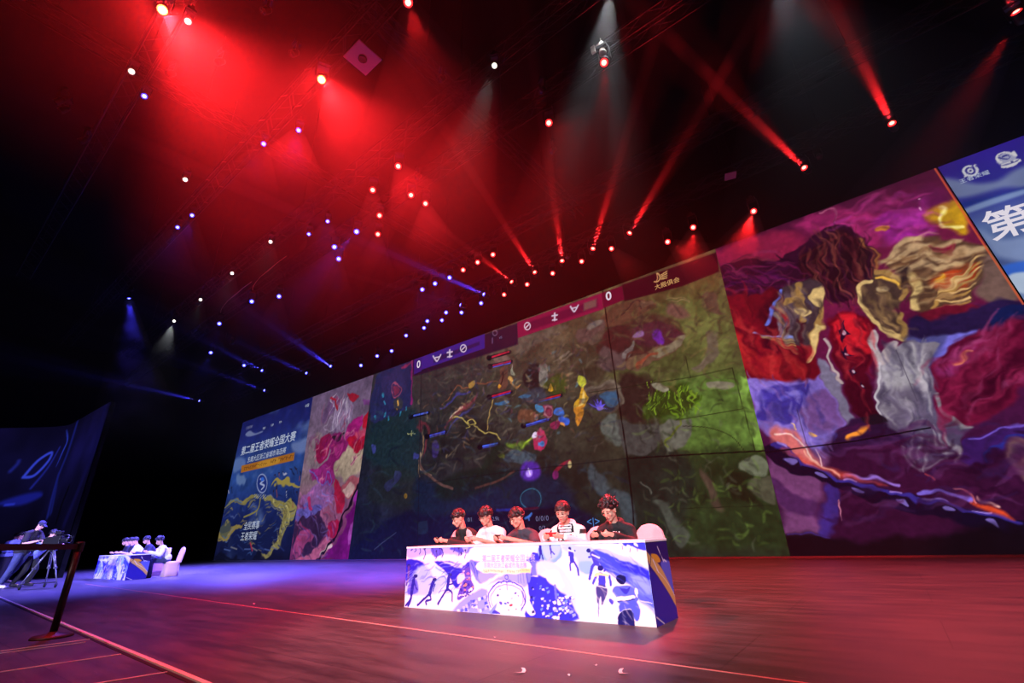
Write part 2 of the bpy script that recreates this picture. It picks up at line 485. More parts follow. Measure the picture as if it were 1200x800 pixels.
word(poster, '全民赛事', (285.5, 620), 9.0, M_txt_pale)
word(poster, '王者荣耀', (281.5, 632.5), 9.6, M_txt_pale)
word(poster, '王者荣耀', (288, 503.5), 3.4, M_txt_dim)
word(poster, '中国', (357.5, 477.5), 3.6, M_txt_pale)
for t_, q_ in (('竞技', (308, 503)), ('无限', (317.5, 499.5)), ('有你', (327, 496))): word(poster, t_, q_, 2.6, M_txt_pale)

# ---- magenta artwork (a plain stand-in: petals and ribbons in the picture's colours)
L, R = (-28.7, -28.55), (-22.85, -22.0)
c = Canvas(L, R, 0.0, WZ, 150, 330, wall)
c.vgrad([(0, (96, 34, 84)), (.2, (110, 52, 96)), (.45, (120, 96, 108)), (.7, (104, 84, 108)), (1, (92, 74, 102))])
c.warp(.22, .9, 8)
c.at(240, 460, 5.714)
c.poly([(880, 450), (960, 360), (1080, 380), (1070, 470), (1010, 560), (930, 560), (880, 520)], (150, 132, 116), 24)
c.poly([(740, 300), (800, 260), (830, 330), (760, 460), (700, 500), (690, 420)], (118, 100, 110), 24)
c.poly([(780, 150), (830, 60), (870, 30), (890, 80), (850, 150), (800, 195)], (92, 66, 104), 10)          # tufts
c.poly([(840, 190), (880, 90), (940, 45), (990, 70), (985, 150), (940, 225), (880, 260), (835, 250)], (120, 100, 132), 12)
c.line([(870, 110), (850, 170), (848, 240)], 12, (158, 142, 168), 8); c.line([(915, 70), (890, 140), (885, 190)], 12, (170, 156, 176), 8)
c.strokes([(790, 150), (870, 40), (990, 60), (950, 220), (850, 250)], [(160, 144, 168), (84, 60, 100), (130, 40, 70), (190, 176, 196)], 40, 90, 10, 100, 5, 6, .7, .3)
c.line([(845, 45), (870, 60), (868, 130)], 18, (140, 26, 44), 8)
c.poly([(950, 0), (1010, 0), (1030, 30), (1000, 60), (960, 40)], (140, 24, 44), 8)
c.ell((1078, 78), (26, 18), (100, 54, 110), 6)
c.poly([(940, 290), (960, 210), (1000, 150), (1045, 135), (1050, 200), (1010, 290), (970, 340)], (134, 24, 96), 8)
c.poly([(1050, 190), (1085, 130), (1112, 125), (1110, 230), (1060, 240)], (150, 20, 40), 8)
c.poly([(960, 300), (1060, 280), (1100, 290), (1095, 340), (1050, 385), (990, 370), (950, 350)], (150, 18, 44), 10)
c.poly([(1000, 270), (1080, 230), (1100, 280), (1010, 300)], (168, 60, 90), 14)
c.poly([(755, 350), (790, 280), (825, 260), (830, 330), (800, 440), (760, 470), (745, 420)], (120, 20, 62), 8)
c.poly([(830, 300), (900, 260), (950, 320), (940, 400), (880, 440), (875, 560), (800, 580), (740, 520), (800, 470), (830, 400)], (112, 24, 84), 12)
c.poly([(850, 350), (900, 320), (930, 340), (900, 400), (860, 400)], (150, 40, 110), 16)
c.line([(840, 300), (890, 290), (930, 262)], 16, (44, 22, 40), 6)
c.poly([(700, 540), (790, 500), (870, 510), (870, 580), (800, 630), (740, 610)], (130, 34, 106), 10)
c.line([(700, 545), (735, 570), (750, 620), (800, 600), (820, 545), (850, 550), (845, 590), (800, 610), (795, 700)], 12, (104, 78, 160), 6)
c.at(240, 540, 5.714)
c.poly([(640, 250), (700, 190), (790, 160), (870, 150), (870, 330), (780, 360), (700, 330)], (120, 76, 132), 16)
c.poly([(600, 380), (640, 300), (720, 290), (790, 330), (760, 380), (640, 420)], (84, 74, 150), 16)
c.poly([(690, 240), (715, 240), (725, 320), (700, 330)], (150, 40, 90), 8)
c.poly([(590, 420), (760, 370), (840, 380), (800, 470), (720, 640), (640, 660), (600, 600)], (48, 28, 62), 12)
c.poly([(880, 100), (925, 170), (935, 280), (910, 400), (860, 300), (875, 200)], (150, 26, 60), 8)
c.poly([(920, 150), (990, 115), (1040, 120), (1010, 200), (930, 240)], (140, 70, 84), 14)
c.poly([(930, 180), (1010, 165), (990, 205), (940, 230)], (176, 140, 140), 10)
c.poly([(780, 360), (860, 300), (900, 350), (930, 390), (850, 450), (790, 430)], (132, 74, 110), 16)
c.poly([(810, 420), (900, 420), (880, 500), (820, 520)], (140, 20, 60), 10)
c.poly([(620, 490), (720, 480), (690, 560), (640, 640), (600, 600)], (136, 54, 104), 14)
c.poly([(720, 600), (800, 510), (860, 540), (840, 590), (780, 640), (600, 660)], (160, 80, 120), 12)
c.poly([(780, 590), (850, 565), (845, 595), (790, 622)], (176, 150, 160), 8)
c.line([(1078, 30), (1000, 240), (930, 380), (850, 540), (760, 640)], 24, (26, 12, 30), 5)
c.poly([(1075, 40), (1130, 0), (1150, 200), (1060, 420), (1000, 660), (790, 662), (870, 560), (960, 370), (1020, 230)], (96, 14, 100), 8)
c.poly([(960, 470), (1000, 440), (1000, 500), (950, 570)], (140, 60, 150), 10)
c.poly([(1010, 240), (1050, 170), (1060, 230), (1020, 320)], (124, 34, 130), 12)
c.strokes([(640, 250), (870, 150), (900, 420), (800, 640), (600, 640)], [(170, 90, 150), (70, 40, 110), (150, 30, 70), (40, 24, 60), (120, 110, 190)], 70, 80, 12, 60, 6, 8, .6, .3)
c.at(240, 460, 5.714); c.strokes([(700, 300), (960, 250), (1100, 300), (1060, 480), (760, 620)], [(180, 60, 100), (80, 14, 60), (196, 120, 140), (120, 20, 90)], 70, 70, 11, 120, 7, 8, .6, .3)
c.mottle(.22, .7, 5); c.mottle(.14, .16, 6, 2)
petals = screen('led_screen', 'tall LED screen with magenta petal and ribbon artwork beside the blue poster', c, L, R)

# ---- the game picture (terrain only; the little fighters are plain coloured marks)
L, R = (-22.85, -22.0), (-2.5, -2.45)
c = Canvas(L, R, 0.0, WZ, 640, 380, wall)
nz, na = c.A.shape
u = (c.A-c.A.min())/(np.ptp(c.A)); v = c.Z/WZ
tl, tr, bl, br = np.array((46, 44, 50.)), np.array((96, 76, 48.)), np.array((14, 18, 44.)), np.array((30, 40, 26.))
c.c = ((tl*(1-u)[..., None]+tr*u[..., None])*v[..., None]+(bl*(1-u)[..., None]+br*u[..., None])*(1-v)[..., None])
c.warp(.16, .8, 14)
c.at(690, 300, 5)
c.poly([(400, 330), (720, 100), (830, 430), (900, 720), (600, 760), (200, 740), (120, 700), (420, 560)], (88, 94, 48), 120, .8)
c.poly([(150, 280), (730, 95), (760, 200), (420, 300), (200, 420)], (92, 72, 42), 70, .7)
c.at(690, 440, 5)
c.poly([(300, 120), (900, -30), (1030, 440), (560, 480), (420, 250)], (78, 106, 44), 80, .85)
c.poly([(860, -10), (905, -10), (1030, 440), (970, 440)], (112, 146, 62), 12, .8, False)
c.poly([(560, 480), (1030, 450), (1110, 700), (1120, 1000), (560, 1000)], (30, 44, 22), 60, .8)
c.poly([(230, 480), (560, 480), (560, 1000), (250, 1000)], (22, 30, 26), 50, .8)
c.mottle(.36, 2.4, 11); c.mottle(.28, .6, 12)
c.at(690, 300, 5)                                      # boulders and ledges, upper right
c.poly([(0, 400), (60, 370), (95, 360), (95, 470), (30, 500), (0, 480)], (82, 66, 56), 10)
c.poly([(85, 330), (170, 280), (280, 262), (390, 275), (410, 310), (330, 350), (180, 400), (95, 390)], (88, 58, 44), 14)
c.line([(180, 330), (230, 285), (290, 275), (310, 320)], 12, (56, 34, 32), 8); c.poly([(300, 280), (380, 275), (395, 305), (320, 320)], (106, 80, 62), 10)
c.ell((300, 500), (270, 120), (62, 36, 34), 30, .8, -.25)
c.poly([(40, 600), (90, 540), (210, 520), (240, 640), (160, 690), (60, 670)], (80, 62, 62), 16)
c.poly([(200, 560), (260, 510), (250, 590), (200, 600)], (108, 98, 96), 8)
c.poly([(250, 440), (380, 410), (500, 430), (560, 470), (400, 520), (260, 510)], (70, 34, 44), 18)
c.poly([(240, 600), (330, 560), (380, 520), (520, 490), (530, 530), (420, 600), (300, 680), (240, 670)], (98, 72, 56), 12)
c.poly([(390, 530), (540, 466), (565, 490), (500, 545), (400, 590), (360, 580)], (116, 104, 84), 10)
c.ring((290, 610), (60, 60), 18, (76, 42, 36), 8, .9, 180, 330); c.line([(300, 660), (340, 590), (380, 560)], 18, (130, 62, 44), 12)
c.ell((285, 480), (38, 16), (120, 84, 130), 10); c.ell((400, 480), (40, 22), (94, 36, 140), 12)
c.poly([(80, 470), (150, 400), (200, 430), (240, 480), (190, 560), (100, 560)], (60, 30, 30), 18)
c.ell((540, 335), (70, 40), (106, 66, 66), 26, .8); c.line([(470, 280), (540, 265), (620, 268)], 7, (124, 104, 70), 5); c.line([(500, 292), (560, 278), (620, 272)], 5, (136, 116, 80), 4)
c.poly([(680, 270), (720, 210), (755, 230), (775, 290), (800, 340), (740, 320)], (84, 62, 50), 14)
c.poly([(700, 470), (760, 480), (750, 560), (700, 620), (640, 660), (590, 640), (680, 570)], (98, 84, 72), 12, .9)
c.poly([(690, 730), (800, 715), (820, 760), (720, 775)], (116, 112, 88), 10)
c.at(690, 440, 5)                                      # bush, flags and stones in the middle
c.poly([(690, 30), (770, 10), (810, 40), (790, 70), (700, 65)], (124, 118, 98), 10)
c.poly([(170, 10), (330, 20), (420, 100), (380, 230), (250, 250), (180, 190)], (40, 28, 26), 40, .9)
c.poly([(330, 160), (420, 90), (560, 60), (640, 120), (600, 190), (470, 250), (350, 240)], (44, 58, 20), 18)
rs = random.Random(3)
for i in range(80):
    x = rs.uniform(330, 640); y = rs.uniform(70, 235)+max(0, 40-abs(x-520)*.2)-20
    c.line([(x, y+12), (x+rs.uniform(-26, 26), y-rs.uniform(10, 34))], 6, rs.choice([(96, 130, 30), (70, 100, 24), (116, 146, 40), (52, 72, 18)]), 4)
c.poly([(370, 70), (420, 55), (465, 85), (430, 100), (380, 95)], (136, 130, 110), 8)
c.poly([(200, 270), (410, 280), (440, 350), (380, 440), (260, 460), (210, 440)], (62, 62, 60), 14)
c.poly([(420, 290), (520, 265), (590, 260), (600, 370), (540, 440), (460, 470), (440, 390)], (92, 92, 82), 12)
c.line([(520, 270), (530, 305), (480, 350), (450, 400), (460, 440)], 12, (92, 100, 40), 6)
c.poly([(90, 270), (180, 230), (195, 400), (130, 380)], (92, 100, 96), 20, .8)
c.poly([(630, 560), (700, 600), (790, 740), (740, 760), (660, 660)], (84, 64, 56), 30, .8)
c.poly([(850, 530), (930, 470), (1030, 480), (1050, 540), (960, 610), (900, 590)], (98, 104, 84), 14)
c.poly([(960, 640), (1060, 560), (1110, 700), (1100, 750), (1000, 700)], (74, 74, 58), 14)
c.poly([(800, 560), (900, 600), (1000, 740), (860, 690)], (24, 26, 16), 30, .8)
c.poly([(390, 720), (430, 710), (530, 800), (620, 960), (540, 990), (450, 850)], (74, 80, 72), 18, .8)
c.line([(310, 610), (380, 670)], 10, (96, 100, 92), 8, .8)
c.poly([(0, 520), (120, 640), (240, 720), (250, 900), (160, 760), (20, 640)], (66, 80, 92), 20, .7)
c.at(560, 320, 5)                                      # dark knoll, altar, dragon statue and flower
c.poly([(560, 370), (580, 320), (660, 300), (740, 250), (745, 310), (640, 370), (580, 390)], (84, 64, 60), 14)
c.poly([(640, 290), (720, 255), (740, 280), (660, 320)], (112, 102, 94), 10)
c.poly([(200, 400), (330, 360), (440, 330), (510, 310), (430, 390), (330, 450), (220, 470)], (96, 84, 76), 30, .7)
c.line([(450, 510), (520, 455)], 14, (112, 100, 90), 8, .8); c.line([(480, 520), (550, 450)], 12, (112, 100, 90), 8, .7)
c.poly([(270, 640), (310, 570), (380, 550), (400, 640), (370, 690), (290, 690)], (30, 26, 28), 16)
c.poly([(360, 560), (400, 545), (410, 640), (380, 640)], (116, 110, 104), 8)
c.poly([(400, 640), (470, 590), (520, 640), (500, 700), (420, 700)], (60, 70, 24), 24, .8)
c.ell((720, 740), (130, 90), (78, 66, 58), 14, .9, .2); c.ell((725, 765), (100, 62), (40, 44, 54), 16)
c.ring((720, 745), (128, 88), 14, (112, 100, 88), 8, .8, 180, 360)
c.poly([(710, 705), (800, 690), (830, 760), (770, 770)], (46, 84, 120), 10, .9)
for a in (-70, -40, -12, 15, 45, 75):
    x, y = 705, 812; r = math.radians(a)
    c.poly([(x-12, y), (x+72*math.sin(r)-2, y-74*math.cos(r)), (x+14, y)], (96, 84, 224), 4, 1, False)
c.ell((705, 808), (22, 14), (120, 96, 220), 6)
c.poly([(566, 800), (580, 720), (588, 680), (575, 650), (590, 640), (592, 610), (600, 640), (608, 605), (612, 640), (628, 640), (606, 690), (628, 740), (620, 800)], (206, 150, 42), 5)
c.poly([(580, 655), (598, 600), (622, 640), (600, 680)], (190, 190, 60), 8); c.poly([(588, 760), (600, 700), (610, 770), (600, 830)], (236, 196, 110), 8)
c.poly([(566, 800), (620, 790), (616, 850), (600, 880), (580, 850)], (190, 120, 40), 8)
c.at(430, 400, 5)                                      # left half: path, river, bodies and bars
c.poly([(30, 490), (240, 400), (300, 480), (290, 800), (200, 800), (0, 700)], (24, 40, 48), 50, .9)
c.poly([(60, 200), (240, 110), (270, 180), (250, 380), (130, 450), (20, 480)], (34, 36, 78), 12)
c.poly([(70, 250), (150, 180), (230, 190), (215, 300), (130, 320)], (46, 40, 84), 20, .8)
c.ring((168, 285), (34, 34), 8, (150, 66, 92), 4, .9); c.ell((170, 285), (24, 24), (110, 40, 70), 8)
c.line([(262, 110), (270, 250), (255, 360)], 12, (120, 30, 90), 5); c.line([(200, 150), (262, 125)], 10, (130, 40, 80), 6)
c.ell((180, 365), (30, 44), (52, 50, 60), 12); c.line([(180, 345), (188, 370)], 10, (206, 150, 70), 4); c.line([(176, 395), (180, 400)], 9, (190, 120, 60), 4)
for x, y in [(95, 360), (100, 430), (40, 455), (195, 435), (125, 455), (85, 300), (230, 400)]: c.line([(x, y-8), (x+3, y+12)], 12, (44, 116, 150), 5, .9)
c.poly([(310, 160), (620, 80), (660, 220), (500, 320), (430, 380), (320, 440)], (52, 44, 46), 60, .8)
c.poly([(440, 180), (520, 140), (520, 210), (460, 240)], (64, 56, 54), 20, .8)
c.line([(440, 360), (560, 270), (640, 245), (750, 235)], 9, (110, 66, 50), 5); c.line([(440, 390), (520, 325), (600, 290)], 14, (58, 54, 120), 8, .9)
c.line([(460, 500), (560, 400), (640, 310)], 30, (124, 52, 60), 18, .9, taper=True); c.line([(500, 440), (560, 390)], 14, (210, 170, 150), 10, .9)
c.line([(470, 540), (570, 430), (620, 370)], 18, (62, 62, 130), 12, .8, taper=True)
c.line([(300, 520), (320, 480), (350, 520), (330, 640)], 24, (110, 40, 52), 12, .7)
c.line([(305, 800), (300, 700), (320, 600), (310, 520)], 9, (124, 96, 74), 4); c.line([(305, 640), (310, 740), (380, 800)], 14, (132, 110, 96), 5)
c.ell((410, 640), (24, 50), (54, 44, 104), 12, .9)
c.line([(515, 450), (580, 465), (620, 510), (600, 520)], 8, (170, 150, 80), 3); c.ring((630, 475), (22, 20), 8, (178, 156, 84), 3); c.line([(640, 495), (680, 540), (740, 560), (780, 575)], 7, (170, 148, 80), 3)
c.line([(745, 340), (720, 430), (690, 525)], 7, (180, 144, 84), 4, .9)
c.ell((615, 242), (14, 24), (170, 130, 60), 8, .9)
c.poly([(770, 170), (800, 150), (830, 160), (830, 240), (800, 280), (765, 270)], (96, 62, 52), 8); c.line([(790, 180), (786, 250)], 14, (50, 26, 26), 6)
c.poly([(860, 140), (885, 185), (865, 195)], (150, 150, 130), 6); c.ell((850, 218), (18, 14), (214, 160, 80), 8); c.line([(850, 235), (900, 270)], 12, (160, 110, 64), 6)
c.ell((795, 95), (40, 24), (110, 86, 80), 10); c.ell((780, 258), (14, 12), (220, 150, 50), 5)
c.warp(0, 1)
def bar(x0, y0, x1, y1, c1, c2=None):
    c.line([(x0-14, y0+2), (x1+6, y1)], 22, (16, 14, 30), 4); c.ell((x0-18, y0+4), (16, 16), (14, 12, 22), 4)
    c.line([(x0, y0-2), (x1, y1-2)], 10, c1, 3)
    if c2: c.line([(x0, y0+8), (x1, y1+8)], 6, c2, 3)
bar(735, 92, 830, 62, (190, 36, 60)); bar(740, 142, 840, 118, (170, 36, 70), (90, 90, 210)); bar(735, 322, 840, 292, (190, 30, 60), (70, 60, 180))
bar(1010, 345, 1132, 315, (200, 40, 40), (60, 70, 180)); bar(935, 490, 1065, 452, (70, 96, 230), (50, 60, 160)); bar(680, 615, 765, 598, (64, 96, 220), (50, 60, 160))
bar(370, 553, 455, 530, (60, 70, 190), (50, 60, 160)); bar(275, 436, 355, 418, (70, 90, 200))
c.warp(.1, .5, 15)
c.poly([(900, 310), (990, 270), (1050, 310), (1040, 360), (930, 360)], (54, 60, 76), 20, .8)
c.ell((915, 320), (36, 16), (56, 100, 140), 10, .9); c.poly([(1065, 290), (1075, 255), (1090, 290), (1075, 305)], (220, 160, 40), 6)
c.poly([(890, 420), (950, 400), (980, 440), (940, 480), (890, 470)], (104, 66, 50), 12)
c.ell((1010, 390), (28, 24), (60, 120, 170), 8); c.ell((1062, 408), (32, 36), (120, 40, 64), 8); c.ring((1062, 408), (24, 28), 8, (170, 100, 120), 4); c.ell((1122, 418), (30, 24), (54, 100, 190), 8); c.ell((1148, 460), (34, 24), (50, 90, 200), 8); c.ell((1100, 490), (30, 26), (130, 36, 70), 8); c.ell((1142, 488), (14, 12), (230, 150, 80), 5)
c.ell((795, 365), (40, 14), (48, 100, 150), 8, .9); c.ell((985, 440), (20, 12), (180, 120, 110), 8, .8)
c.poly([(985, 560), (1020, 500), (1050, 590), (1030, 650), (990, 640)], (176, 44, 84), 10); c.line([(920, 605), (985, 565)], 14, (170, 190, 60), 10); c.ell((990, 552), (12, 20), (220, 200, 230), 6); c.ell((1022, 618), (12, 18), (70, 130, 210), 6)
c.poly([(800, 660), (870, 625), (950, 640), (980, 690), (880, 700), (800, 690)], (62, 76, 88), 14); c.poly([(760, 670), (800, 645), (805, 680)], (150, 150, 50), 10)
c.poly([(820, 610), (900, 590), (960, 600), (900, 625)], (110, 140, 40), 14, .7)
c.line([(660, 790), (720, 700), (780, 640)], 90, (20, 34, 26), 50, .7)
c.line([(270, 520), (258, 540)], 5, (200, 200, 130), 3); c.line([(235, 530), (285, 530)], 5, (160, 160, 110), 3); c.line([(260, 505), (260, 555)], 5, (160, 160, 110), 3)
for x, y in [(285, 670), (175, 780), (40, 630)]: c.ell((x, y), (18, 26), (54, 58, 130), 8, .9)
c.warp(.04, 1.0, 14)
c.at(430, 540, 5)
c.poly([(290, 110), (480, 150), (800, 60), (1080, 80), (1200, 190), (1180, 330), (700, 280), (300, 330)], (12, 28, 56), 60, .8)
c.poly([(0, 430), (220, 300), (400, 320), (900, 260), (1300, 300), (1300, 600), (0, 600)], (10, 14, 46), 40, .75)
c.poly([(400, 150), (560, 60), (860, 50), (800, 120), (620, 200), (450, 230)], (16, 28, 24), 40, .8)
c.line([(305, 0), (330, 60), (400, 120), (500, 160)], 16, (84, 60, 58), 6); c.line([(640, 160), (760, 120), (860, 60)], 14, (76, 50, 46), 8)
c.ell((958, 60), (60, 62), (76, 40, 150), 26); c.ell((950, 72), (20, 24), (170, 130, 240), 12); c.line([(945, 45), (955, 80)], 6, (220, 200, 255), 3)
c.ell((960, 240), (56, 70), (20, 40, 66), 20, .6); c.ring((962, 222), (60, 58), 6, (44, 110, 140), 4, .9)
c.line([(1105, 60), (1150, 20), (1190, 0)], 22, (124, 30, 46), 8); c.ell((1190, 20), (12, 24), (180, 160, 110), 8); c.ell((1106, 80), (18, 24), (110, 34, 90), 8)
c.ell((225, 205), (10, 16), (190, 130, 40), 5); c.poly([(100, 140), (150, 100), (190, 60), (200, 90), (150, 150), (120, 180)], (44, 44, 110), 8)
c.poly([(0, 220), (60, 60), (180, 30), (280, 100), (270, 260), (120, 260)], (30, 36, 36), 40, .5); c.line([(40, 540-20), (170, 420)], 6, (60, 66, 100), 5, .8)
c.poly([(300, 360), (350, 350), (355, 420), (300, 430)], (24, 40, 66), 4, .8, False)
c.poly([(590, 320), (1160, 262), (1150, 480), (590, 480)], (14, 12, 24), 8, .85, False); c.line([(760, 290), (870, 284)], 16, (30, 40, 130), 8, .9); c.line([(870, 284), (1000, 272)], 14, (70, 14, 34), 8, .9)
c.line([(930, 335), (950, 322), (962, 306)], 14, (60, 110, 200), 4); c.line([(945, 325), (948, 345)], 9, (60, 110, 200), 4)
for reg, cols, n, L_, w_, an in (([(690, 330), (850, 300), (890, 440), (760, 470), (720, 420)], [(120, 100, 60), (60, 48, 34), (104, 110, 60), (84, 70, 54), (44, 30, 30)], 240, 14, 3.2, -20), ([(745, 470), (880, 450), (905, 640), (760, 640)], [(60, 84, 36), (30, 40, 24), (104, 130, 56), (90, 92, 76), (18, 22, 18)], 240, 13, 3, 30), ([(500, 440), (700, 370), (735, 520), (500, 560)], [(90, 80, 74), (34, 32, 36), (60, 66, 44), (120, 104, 90), (44, 50, 70), (24, 22, 28)], 420, 12, 2.6, -25), ([(440, 470), (620, 520), (735, 560), (735, 640), (420, 650)], [(20, 34, 60), (34, 54, 60), (12, 14, 34), (40, 60, 80), (24, 34, 28)], 260, 14, 3, -10), ([(590, 430), (680, 400), (690, 500), (600, 530)], [(100, 150, 180), (150, 90, 70), (60, 70, 90), (200, 170, 120), (30, 28, 34), (120, 60, 80)], 130, 6, 2.4, -20), ([(490, 470), (560, 430), (600, 480), (520, 540)], [(170, 110, 80), (90, 40, 44), (60, 60, 120), (200, 160, 110), (40, 26, 30)], 90, 7, 2, -40)):
    c.at(0, 0, 1); c.strokes(reg, cols, n, L_, w_, an, int(reg[0][0]), 1.8, .45, .25, 75)
c.mottle(.2, .14, 13, 2)
c.warp(0, 1)
c.at(0, 0, 1)                                          # panel joints
c.line([(706, 340), (719, 430), (735, 535), (742, 600), (744, 655)], 1.5, (6, 6, 6), .7, 1, False)
c.line([(735, 537), (800, 533), (897, 528)], 1.6, (8, 8, 8), .8, 1, False)
c.line([(735, 537), (600, 552), (500, 566)], 1.2, (14, 14, 20), .8, .6, False)
for p in ([(809, 442), (858, 431)], [(792, 492), (871, 479)], [(858, 431), (885, 528)], [(803, 417), (809, 442)], [(790, 596), (908, 592)], [(794, 535), (795, 580)], [(690, 460), (809, 442)]): c.line(p, .8, (24, 28, 16), .7, .9, False)
c.line([(800, 499), (830, 501), (857, 511), (873, 529)], .8, (20, 24, 14), .7)
c.line([(494, 430), (492, 520), (489, 655)], 1.0, (14, 16, 26), .8, .8, False)
# score bars along the top edge
T = lambda x: 298+(838-x)*(437-298)/(838-438)
c.poly([(484, T(484)), (504, T(504)), (570, T(570)), (607, T(607)), (607, T(607)+25), (570, T(570)+24), (484, T(484)+20)], (34, 12, 40), 2, .9, False)
c.poly([(485, T(485)-1), (494, T(494)-1), (494, T(494)+17), (485, T(485)+18)], (54, 26, 110), 1, 1, False)
c.poly([(494, T(494)-1), (568, T(568)-1), (568, 408), (494, 433)], (56, 30, 128), 1, 1, False)
c.poly([(508, 419), (562, 400), (562, 404), (508, 425)], (40, 20, 70), 2, .9, False)
c.poly([(606, T(606)-1), (705, T(705)-1), (707, 362), (607, 396)], (132, 20, 60), 1, 1, False)
c.poly([(618, 378), (700, 350), (701, 360), (618, 388)], (92, 14, 48), 3, .9, False)
c.poly([(684, 355), (699, 350), (699, 359), (684, 364)], (116, 80, 74), 3, .9, False)
c.poly([(705, T(705)-1), (729, T(729)-1), (732, 351), (707, 361)], (98, 10, 40), 1, 1, False)
c.poly([(729, T(729)-2), (840, T(840)-2), (843, 318), (800, 335), (732, 353)], (48, 6, 20), 1.5, 1, False)
for x, y, k in ((543, 408, 1), (618, 382, 1)):         # bar icons: ring with a bolt, star tower, winged crest
    c.ring((x, y), (3.4, 4.2), 1.2, (220, 206, 220), .7); c.line([(x-1.5, y+1.5), (x+1.5, y-1.5)], 1.5, (220, 206, 220), .7)
for x, y in ((527, 414), (650, 371)):
    c.line([(x, y-4), (x, y+4)], 2.2, (206, 190, 210), .8); c.line([(x-3, y-1), (x+3, y-2)], 1.8, (206, 190, 210), .8); c.line([(x-2.5, y+4), (x+2.5, y+3.4)], 1.6, (206, 190, 210), .8)
for x, y in ((512, 420), (673, 362)):
    c.line([(x-4.5, y-3), (x-2, y+1), (x, y+3), (x+2, y+.4), (x+4.5, y-4.5)], 1.8, (206, 190, 210), .8); c.line([(x-2, y-1), (x+2.4, y-2)], 1.6, (206, 190, 210), .8)
c.ring((580, 390), (2.6, 3.0), .8, (120, 100, 130), .7); c.line([(577, 396), (577, 402)], 1.2, (110, 90, 130), .7)
c.ring((768.5, 325), (5, 5.2), 1.2, (214, 168, 104), .6, 1, -70, 110); c.ring((768, 324.5), (2.6, 5.4), 1.0, (200, 140, 96), .6, 1, -60, 100)
for k in range(4): c.line([(775, 325-k*1.7+2), (781.5, 323.5-k*2.6+2)], 1.1, (214, 168, 104), .5)
game = screen('led_screen', 'widest LED screen showing a game map with two zero scores', c, L, R)
word(game, '0', (710.5, 352.5), 12.5, M_txt_white, bold=.02)
word(game, '0', (488.4, 431.5), 10.5, M_txt_white, bold=.02)
word(game, 'VS', (585, 397.5), 3.6, M_txt_dim)
word(game, '大殿俱会', (767.5, 339.5), 6.2, M_txt_gold)
word(game, '0/0/0', (628, 610.5), 7.5, M_txt_dim, spacing=1.15)
word(game, '0/3', (632, 621.5), 7.0, M_txt_dim)
word(game, '2.9k', (577, 610), 6.0, M_txt_dim)
word(game, '0/1', (548, 611), 6.0, M_txt_dim)
word(game, '<|>', (688, 616), 12, M_txt_blue)

# ---- large red artwork (a plain stand-in: drapery, gilded plates and a burning chain, nobody in it)
L, R = (-2.5, -2.45), (4.2, 3.58)
c = Canvas(L, R, 0.0, WZ, 420, 520, wall)
c.vgrad([(0, (18, 8, 20)), (.1, (40, 12, 40)), (.3, (70, 20, 62)), (.6, (92, 20, 56)), (.85, (112, 24, 62)), (1, (66, 14, 44))])
c.warp(.12, .55, 24)
c.at(830, 200, 4)
c.poly([(0, 390), (120, 340), (300, 300), (430, 310), (420, 400), (360, 430), (200, 420), (20, 450)], (132, 26, 62), 30)
c.poly([(420, 260), (600, 170), (760, 190), (840, 260), (820, 330), (760, 350), (640, 270), (460, 290)], (150, 34, 92), 30)
c.poly([(700, 180), (900, 150), (1060, 60), (1100, 160), (1000, 220), (860, 190)], (88, 18, 66), 40)
c.poly([(780, 210), (900, 190), (1010, 230), (1080, 310), (960, 330), (860, 340), (800, 300)], (152, 34, 136), 30)
c.poly([(990, 210), (1060, 170), (1130, 130), (1200, 220), (1200, 300), (1120, 270), (1030, 240)], (186, 138, 26), 24)
c.line([(1075, 175), (1082, 225), (1110, 265), (1180, 250)], 14, (246, 226, 130), 10); c.ell((975, 197), (6, 4), (250, 220, 220), 4); c.ell((1000, 152), (6, 4), (250, 210, 220), 4)
c.line([(530, 190), (590, 180), (600, 240)], 8, (170, 90, 120), 5, .8)
c.poly([(790, 290), (820, 262), (838, 280), (815, 302)], (206, 130, 50), 10)
# a broad dark swirl of cloth streaming to the left
c.poly([(20, 500), (120, 420), (230, 405), (350, 430), (430, 340), (520, 275), (620, 256), (720, 300), (790, 370), (815, 440), (780, 540), (700, 590), (600, 610), (480, 560), (380, 590), (250, 600), (120, 600), (50, 570)], (44, 10, 34), 12)
c.poly([(430, 450), (520, 330), (640, 280), (740, 350), (770, 440), (700, 540), (590, 560), (480, 520)], (34, 8, 18), 26, .9)
for k, (p, col) in enumerate([([(30, 530), (140, 470), (300, 450), (420, 470)], (96, 20, 60)), ([(60, 560), (180, 520), (330, 510), (430, 540)], (80, 18, 72)), ([(100, 430), (200, 412), (330, 430)], (120, 40, 60)), ([(450, 420), (540, 340), (640, 300), (740, 350)], (74, 22, 30)), ([(700, 300), (780, 370), (812, 440), (790, 520)], (160, 100, 50)), ([(720, 330), (785, 410), (780, 490)], (110, 50, 40)), ([(480, 400), (520, 480), (600, 540)], (92, 26, 36)), ([(560, 370), (600, 450), (680, 480)], (64, 20, 30)), ([(620, 330), (700, 420), (720, 520)], (70, 20, 30))]):
    c.line(p, 10, col, 8, .8)
c.line([(45, 545), (70, 585), (130, 604)], 8, (124, 90, 220), 5)
c.strokes([(440, 440), (520, 300), (640, 262), (780, 370), (800, 480), (700, 590), (560, 590)], [(84, 24, 34), (30, 6, 16), (110, 50, 44), (60, 16, 44), (140, 70, 60)], 70, 150, 10, 70, 8, 8, .7, .25)
c.strokes([(40, 520), (230, 410), (420, 420), (440, 560), (120, 600)], [(90, 20, 66), (24, 6, 24), (130, 40, 80), (70, 14, 70)], 60, 170, 9, 5, 9, 7, .7, .15)
